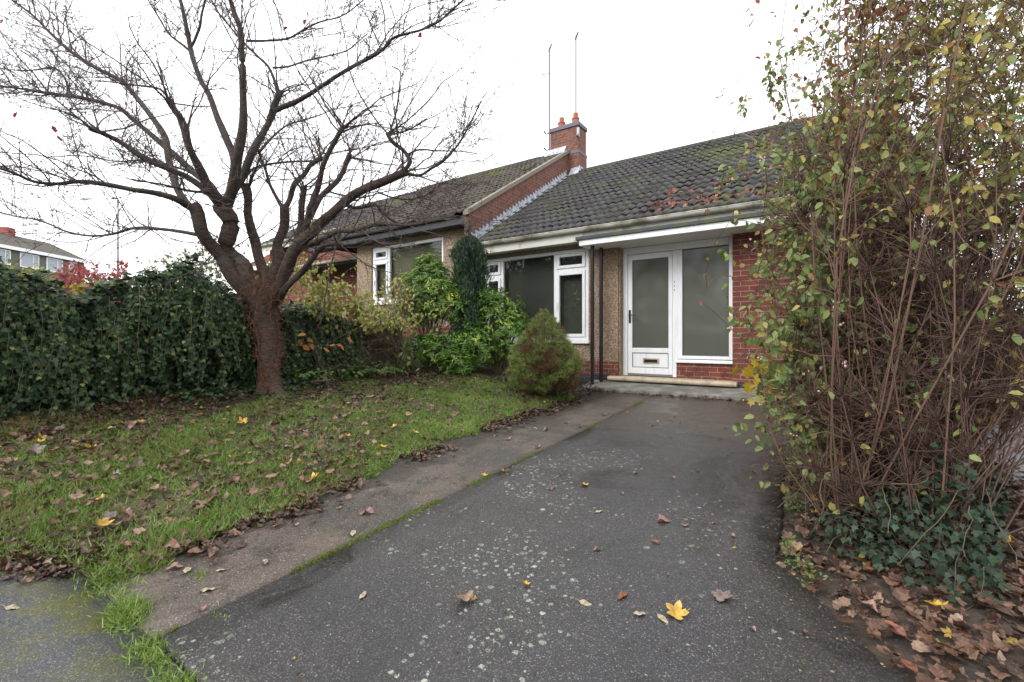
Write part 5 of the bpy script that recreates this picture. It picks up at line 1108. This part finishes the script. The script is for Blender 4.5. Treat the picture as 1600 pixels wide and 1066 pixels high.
o = scatter('grass', BLADE, np.stack([x, y, h(x, y)+.012], 1), frames(D, rdir(n)), np.stack([hgt, R.uniform(.0032,.0062,n), hgt], 1), M['grass'], rn); o['kind'] = 'stuff'
y = R.uniform(-.3, 6.0, 13000); e = np.array([grass_e(b) for b in y]); k = ngate(e*0, y, 5.3)+.3*R.random(len(y)) > .45; y, e = y[k], e[k]; n = len(y); x = e+R.normal(size=n)*.028-.012; hg = R.uniform(.018,.055,n)
o = scatter('edge_grass', BLADE, np.stack([x, y, h(x, y)-.004], 1), frames(np.stack([R.normal(size=n)*.6+.35, R.normal(size=n)*.6, np.full(n,.6)],1), rdir(n)), np.stack([hg, R.uniform(.0032,.006,n), hg],1), M['grass'], np.clip(R.normal(.5,.22,n),0,1)); o['kind'] = 'stuff'
# tufts on the seam between pavement, path and lawn
tx, ty, ts = [], [], []
for cx, cy, r, k, s in ((-2.36,.67,.055,420,.95), (-2.28,.64,.05,200,.7), (-2.02,.625,.05,260,.75), (-1.86,.62,.05,140,.6), (-2.62,.69,.08,200,.6), (-2.85,.70,.10,320,.7), (-1.72,.63,.04,130,.6), (-2.42,.95,.035,70,.35), (-2.0,.86,.03,60,.35), (-3.1,.62,.08,260,.6), (-3.35,.48,.1,220,.6)):
    tx.append(cx+R.normal(size=k)*r); ty.append(cy+R.normal(size=k)*r*.55); ts.append(np.full(k, s))
tx, ty, ts = map(np.concatenate, (tx, ty, ts)); n = len(tx); hg = R.uniform(.025,.070,n)*ts
o = scatter('grass_tufts', BLADE, np.stack([tx, ty, h(tx, ty)-.005], 1), frames(np.stack([R.normal(size=n)*.7, R.normal(size=n)*.7, np.full(n,.7)],1), rdir(n)), np.stack([hg, R.uniform(.003,.0055,n), hg],1), M['grass'], np.clip(R.normal(.62,.22,n),0,1)); o['kind'] = 'stuff'
# weeds along right drive edge
y = R.uniform(2.3, 5.6, 1500); x = np.array([drive_r(b) for b in y])+np.abs(R.normal(size=1500))*.055+.02; n = 1500
g_ = ngate(x*0, y, 5) > .45; x, y = x[g_], y[g_]; n = len(x)
o = scatter('edge_weeds', LEAF, np.stack([x, y, h(x, y)+R.uniform(-.02,.07,n)],1), frames(R.normal(size=(n,3))*[.8,.8,.5]+[0,0,.3], R.normal(size=(n,3))*.5+[0,-.3,1]), R.uniform(.010,.026,n), M['lowgreen'], R.uniform(.3,1,n)); o['kind'] = 'stuff'
# moss seam
y = R.uniform(.7, 6.2, 9000); g_ = ngate(0*y, y, 6)+.35*np.clip(1-np.abs(y-2.0)/1.6, 0, 1)+.1*np.sin(y*31) > .62; y = y[g_]; n = len(y)
x = -2.061+R.normal(size=n)*(.006+.012*np.clip(1-np.abs(y-2.1)/1.3,0,1)); D = R.normal(size=(n,3))*.6+[0,0,.8]
o = scatter('moss', NARROW, np.stack([x, y, h(x, y)-.002], 1), frames(D, rdir(n)), np.stack([R.uniform(.008,.020,n), R.uniform(.010,.016,n), np.full(n,.01)],1), M['moss'], np.clip(R.normal(.6,.2,n),0,1)); o['kind'] = 'stuff'
# leaf litter
def litter(name, x, y, s, m, mu, sd, dz=.02, tilt=.35):
    n = len(x); parts = []; tms = DEAD
    w = R.integers(0, len(DEAD), n)
    for i_, tm in enumerate(tms):
        k = w == i_; c = int(k.sum())
        if not c: continue
        a = R.uniform(0, 6.28, c); D = np.stack([np.cos(a), np.sin(a), R.normal(size=c)*tilt*.6], 1); N = np.stack([R.normal(size=c)*tilt, R.normal(size=c)*tilt, np.ones(c)], 1)
        S_ = np.stack([s[k], s[k]*R.uniform(.7,1.1,c), s[k]*R.uniform(.4,1.6,c)], 1)
        parts.append((tm, np.stack([x[k], y[k], h(x[k], y[k])+dz+R.uniform(0,.018,c)], 1), frames(D, N), S_, np.clip(R.normal(mu,sd,c),0,1)))
    o = merge_scatter(name, parts, m); o['kind'] = 'stuff'; return o
x, y, e = lawn_pts(5600)
keep = R.random(len(x)) < np.clip(.30+.70*ngate(x+3, y, 1.9)+.4*np.clip(2.4-y, 0, 1)*np.clip(-3.0-x, 0, 1)-.12*(y > 3.2), .05, 1); x, y = x[keep], y[keep]
litter('lawn_leaf_litter', x, y, R.uniform(.026,.074,len(x)), M['litter'], .55, .24, .022, .45)
x, y, e = lawn_pts(14000); litter('leaf_fragments', x, y, R.uniform(.010,.028,len(x)), M['litterdark'], .5, .28, .018, .5)
n = 2600; y = .7+5.9*R.random(n); x = np.where(R.random(n) < .5, np.array([drive_r(b) for b in y])-np.abs(R.normal(size=n))*.22, R.uniform(-2.9,-.2,n)); k = (x > -2.9) & (x < np.array([drive_r(b) for b in y])); litter('drive_crumbs', x[k], y[k], R.uniform(.004,.013,k.sum()), M['litter'], .45, .3, .0, .2)
n = 1500; y = .7+5.9*R.random(n); x = np.array([grass_e(b) for b in y])+R.random(n)**2*.6; litter('path_crumbs', x, y, R.uniform(.006,.018,n), M['litterdark'], .5, .3, .0, .3)
n = 3800; x = np.clip(-5.45+np.abs(R.normal(size=n))*.55-.25, -5.9, -3.2); y = R.uniform(.9, 6.0, n); 
litter('wet_leaf_litter', x, y, R.uniform(.025,.06,n), M['litterdark'], .45, .25, .028)
n = 900; x = R.uniform(-4.4,-2.9,n); y = R.uniform(5.7,7.2,n); litter('bed_leaf_litter', x, y, R.uniform(.03,.06,n), M['litterdark'], .6, .25, .02)
n = 1500; y = R.uniform(1.0,6.4,n); x = np.array([grass_e(b) for b in y])+np.abs(R.normal(size=n))*.12-.03; k = ngate(x*0+1, y, 3) > .36
litter('path_edge_litter', x[k], y[k], R.uniform(.025,.065,k.sum()), M['litterdark'], .75, .25, .008)
n = 8000; y = .7+5.8*R.random(n)**2.2; x = np.array([drive_r(b) for b in y])+R.random(n)**.8*1.3+.03
litter('shrub_leaf_litter', x, y, R.uniform(.022,.070,n), M['litter'], .40, .26, -.012, .4)
n = 420; x = R.uniform(1.0,2.6,n); y = R.uniform(1.2,7.5,n); litter('side_drive_litter', x, y, R.uniform(.03,.07,n), M['litter'], .5, .2, -.01)
n = 170; x = R.uniform(-3.1,-.8,n); y = 6.80-np.abs(R.normal(size=n))*.10; litter('step_leaf_litter', x, y, R.uniform(.03,.06,n), M['litter'], .45, .25, .004)
n = 900; x = R.uniform(-3.75,-2.9,n); y = np.interp(x, [-3.75,-3.3,-3.1,-2.9], [.12,.45,.60,.68])+R.normal(size=n)*.09
litter('verge_leaf_litter', x, y, R.uniform(.012,.055,n), M['litterdark'], .55, .28, .004, .3)
# leaves lying on the roof
n = 300; uu = R.uniform(0,1,n); x = -2.3+uu*2.6+R.normal(size=n)*.15; sl = np.where(R.random(n) < .5, R.uniform(7.15,7.5,n), 7.6+uu*.9+R.normal(size=n)*.15); zz = zlow(sl)+.035
o = merge_scatter('roof_leaf_litter', [(MAPLE, np.stack([x, sl, zz],1), frames(R.normal(size=(n,3))*[1,1,.6], R.normal(size=(n,3))*.3+[0,-.5,.85]), R.uniform(.05,.10,n), np.clip(R.normal(.3,.3,n),0,1))], leafm('roof_leaf', [(0,(.20,.035,.03)),(.4,(.24,.07,.045)),(.8,(.30,.17,.08)),(1,(.45,.25,.2))], .5, .15)); o['kind'] = 'stuff'
# fallen sticks on the lawn
for lbl, pts_ in (('pale cut branch lying on the lawn edge right of the tree', [(470,598,5.9),(495,596,5.9),(517,594,5.95)]), ('leaning dead branch propped behind the lawn near the fence', [(488,551,6.3),(500,570,6.25),(513,588,6.2),(524,595,6.15)])):
    MBt = MB().tube(spline(np.array([P(*p) for p in pts_]), 8), [.016]*8, 8); tag(MBt.build('fallen_branch', M['shrubstem'], None, 0, True), lbl, 'branch')

# individual leaves: one prototype per kind, copied in a loop
def leafproto(tm, colr, name, stalk=.35, sub=1):
    tv, tf = tm; V = tv.tolist(); Fc = [list(f) for f in tf]
    mb = MB().add(V, Fc); mb.tube([(0,0,0),(-stalk*.5,.05,.02),(-stalk,.02,.05)], [.016,.013,.012], 5)
    m = mat('leaf_'+name, colr, .45); q = NB(m); q.col(q.mix(q.thr(q.noise(3, 5), .4, .7), colr, (colr[0]*.55, colr[1]*.5, colr[2]*.5)))
    me = bpy.data.meshes.new('fallen_leaf'); me.from_pydata(mb.V, [], mb.F); me.materials.append(m); me.update(); return me
KIND = {'tan': (dead('round',21), (.26,.165,.105)), 'brown': (dead('lobed',22), (.13,.065,.040)), 'pale': (dead('oval',23), (.36,.30,.20)), 'yellow': (dead('lobed',24), (.50,.31,.04)), 'pink': (dead('round',25), (.25,.135,.105)), 'grey': (dead('lobed',26), (.20,.155,.14)), 'rust': (dead('oval',27), (.19,.065,.032))}
PROTO = {k: leafproto(v[0], v[1], k) for k, v in KIND.items()}
def leaf(kind, x, y, s, label, group, dz=.004, tilt=.12, rot=None):
    o = bpy.data.objects.new('fallen_leaf', PROTO[kind]); COL.objects.link(o)
    o.location = (x, y, float(h(x, y))+dz+s*.03); o.scale = (s, s*random.uniform(.8,1.05), s*random.uniform(.7,1.5))
    o.rotation_euler = (random.gauss(0,tilt), random.gauss(0,tilt), rot if rot is not None else random.uniform(0,6.28)); tag(o, label, 'fallen leaf', group)
def PGr(u, v):
    d = P(u, v, 1.0); k = -1.15/(d[2]-.045*d[1]); return d*k
G1 = 'leaves scattered on the driveway'
for kind, u, v, s, lbl in (('tan',735,935,.085,'large curled tan leaf with a long stalk lying alone in the middle of the driveway'), ('yellow',1068,957,.085,'bright yellow lobed leaf on the driveway, right of the two pale leaves'), ('grey',1143,937,.085,'greyish lobed leaf on the driveway with a long dark stalk, right of the yellow leaf'),
    ('pale',1028,962,.05,'pale oval leaf beside the yellow lobed leaf, nearer to it'), ('pale',1008,960,.045,'pale oval leaf left of another pale leaf and the yellow lobed leaf'), ('rust',966,938,.06,'flat rust red leaf lying between the curled tan leaf and the pale leaves'), ('pink',1045,816,.075,'pair of crumpled pinkish leaves halfway up the driveway'), ('rust',1018,846,.04,'small red leaf scrap lying alone halfway up the driveway'),
    ('yellow',908,760,.06,'yellowish leaf standing on edge in the upper middle of the driveway'), ('pale',941,799,.05,'pale leaf with a stalk, above the curled tan leaf'), ('pale',563,937,.045,'small pale leaf among white lichen spots at the left of the driveway'), ('pale',905,941,.05,'pale lobed leaf right of the curled tan leaf'), ('tan',995,742,.045,'small tan leaf on the upper right of the driveway'), ('yellow',755,743,.05,'cream yellow leaf beside the mossy seam, the lower of two'), ('yellow',786,740,.05,'cream yellow leaf on the driveway just right of the mossy seam')):
    p = PGr(u, v); leaf(kind, p[0], p[1], s, lbl, G1)
for i_ in range(34):
    y = random.uniform(1.0, 6.3); x = random.uniform(-2.0, drive_r(y)-.08); k_ = random.choice(['pale','tan','brown','pink','yellow'])
    leaf(k_, x, y, random.uniform(.02,.042), f'tiny {k_} leaf scrap on the grey driveway', G1)
G2 = 'leaves lying on the lawn'
for i_ in range(120):
    y = .8+3.0*random.random()**1.5; x = random.uniform(-5.0, grass_e(y)-.03); k_ = random.choice(['tan','tan','brown','brown','pink','pink','grey','tan','rust','yellow'])
    leaf(k_, x, y, random.uniform(.05,.095), f'{k_} fallen leaf lying on the grass of the lawn', G2, .045, .32)
G3 = 'leaves on the concrete strip'
for i_ in range(26):
    y = .75+4.5*random.random()**1.3; x = random.uniform(grass_e(y)+.02, -2.10); k_ = random.choice(['tan','brown','pink','pale'])
    leaf(k_, x, y, random.uniform(.035,.075), f'{k_} fallen leaf on the brown concrete strip beside the lawn', G3)
G4 = 'leaves under the right hand shrubs'
for i_ in range(90):
    y = .8+2.6*random.random(); x = drive_r(y)+.05+random.random()*1.0; k_ = random.choice(['tan','brown','pink','rust','rust','brown','brown','tan','yellow','pale'])
    leaf(k_, x, y, random.uniform(.04,.075), f'{k_} fallen leaf in the drift below the right hand shrubs', G4, .012, .35)
p = PGr(8, 950); leaf('pale', p[0], p[1], .06, 'cream oval leaf alone on the mossy tarmac at the left edge', None)

# ------------------------------------------------------------------ light, sky, camera
w = bpy.data.worlds.new('World'); scene.world = w; w.use_nodes = True; t = w.node_tree
bg = t.nodes['Background']; sky = t.nodes.new('ShaderNodeTexSky'); sky.sky_type = 'NISHITA'; sky.sun_disc = False
EL, AZ = math.radians(38), math.radians(200)
sky.sun_elevation = EL; sky.sun_rotation = AZ; sky.dust_density = 4; sky.air_density = 1; sky.ozone_density = 1
hs = t.nodes.new('ShaderNodeHueSaturation'); hs.inputs['Saturation'].default_value = .12; hs.inputs['Value'].default_value = 1.0
mx = t.nodes.new('ShaderNodeMix'); mx.data_type = 'RGBA'; mx.inputs[0].default_value = .75; mx.inputs[7].default_value = (9.2, 9.35, 9.6, 1)
t.links.new(sky.outputs[0], hs.inputs['Color']); t.links.new(hs.outputs[0], mx.inputs[6]); t.links.new(mx.outputs[2], bg.inputs[0])
bg.inputs[1].default_value = .125
sl = bpy.data.lights.new('sun', 'SUN'); sl.energy = .8; sl.angle = math.radians(25); sl.color = (1, .97, .93)
so = bpy.data.objects.new('sun', sl); COL.objects.link(so)
dvec = Vector((math.sin(AZ)*math.cos(EL), math.cos(AZ)*math.cos(EL), math.sin(EL)))
so.rotation_euler = dvec.to_track_quat('Z', 'Y').to_euler(); so.location = (0, -5, 12)
cam = bpy.data.cameras.new('camera'); co = bpy.data.objects.new('camera', cam); COL.objects.link(co)
cam.sensor_width = 36; cam.lens = F/1600*36; cam.shift_y = -(533-HV)/1600; cam.clip_start = .05; cam.clip_end = 800
co.location = (0, 0, 0); co.rotation_euler = (math.radians(90), 0, YAW)
scene.camera = co
vs = scene.view_settings; vs.view_transform = 'Standard'; vs.look = 'None'; vs.exposure = 1.10; vs.gamma = 1
scene.cycles.max_bounces = 6; scene.cycles.transparent_max_bounces = 10; scene.cycles.use_denoising = True; scene.cycles.denoising_prefilter = 'ACCURATE'
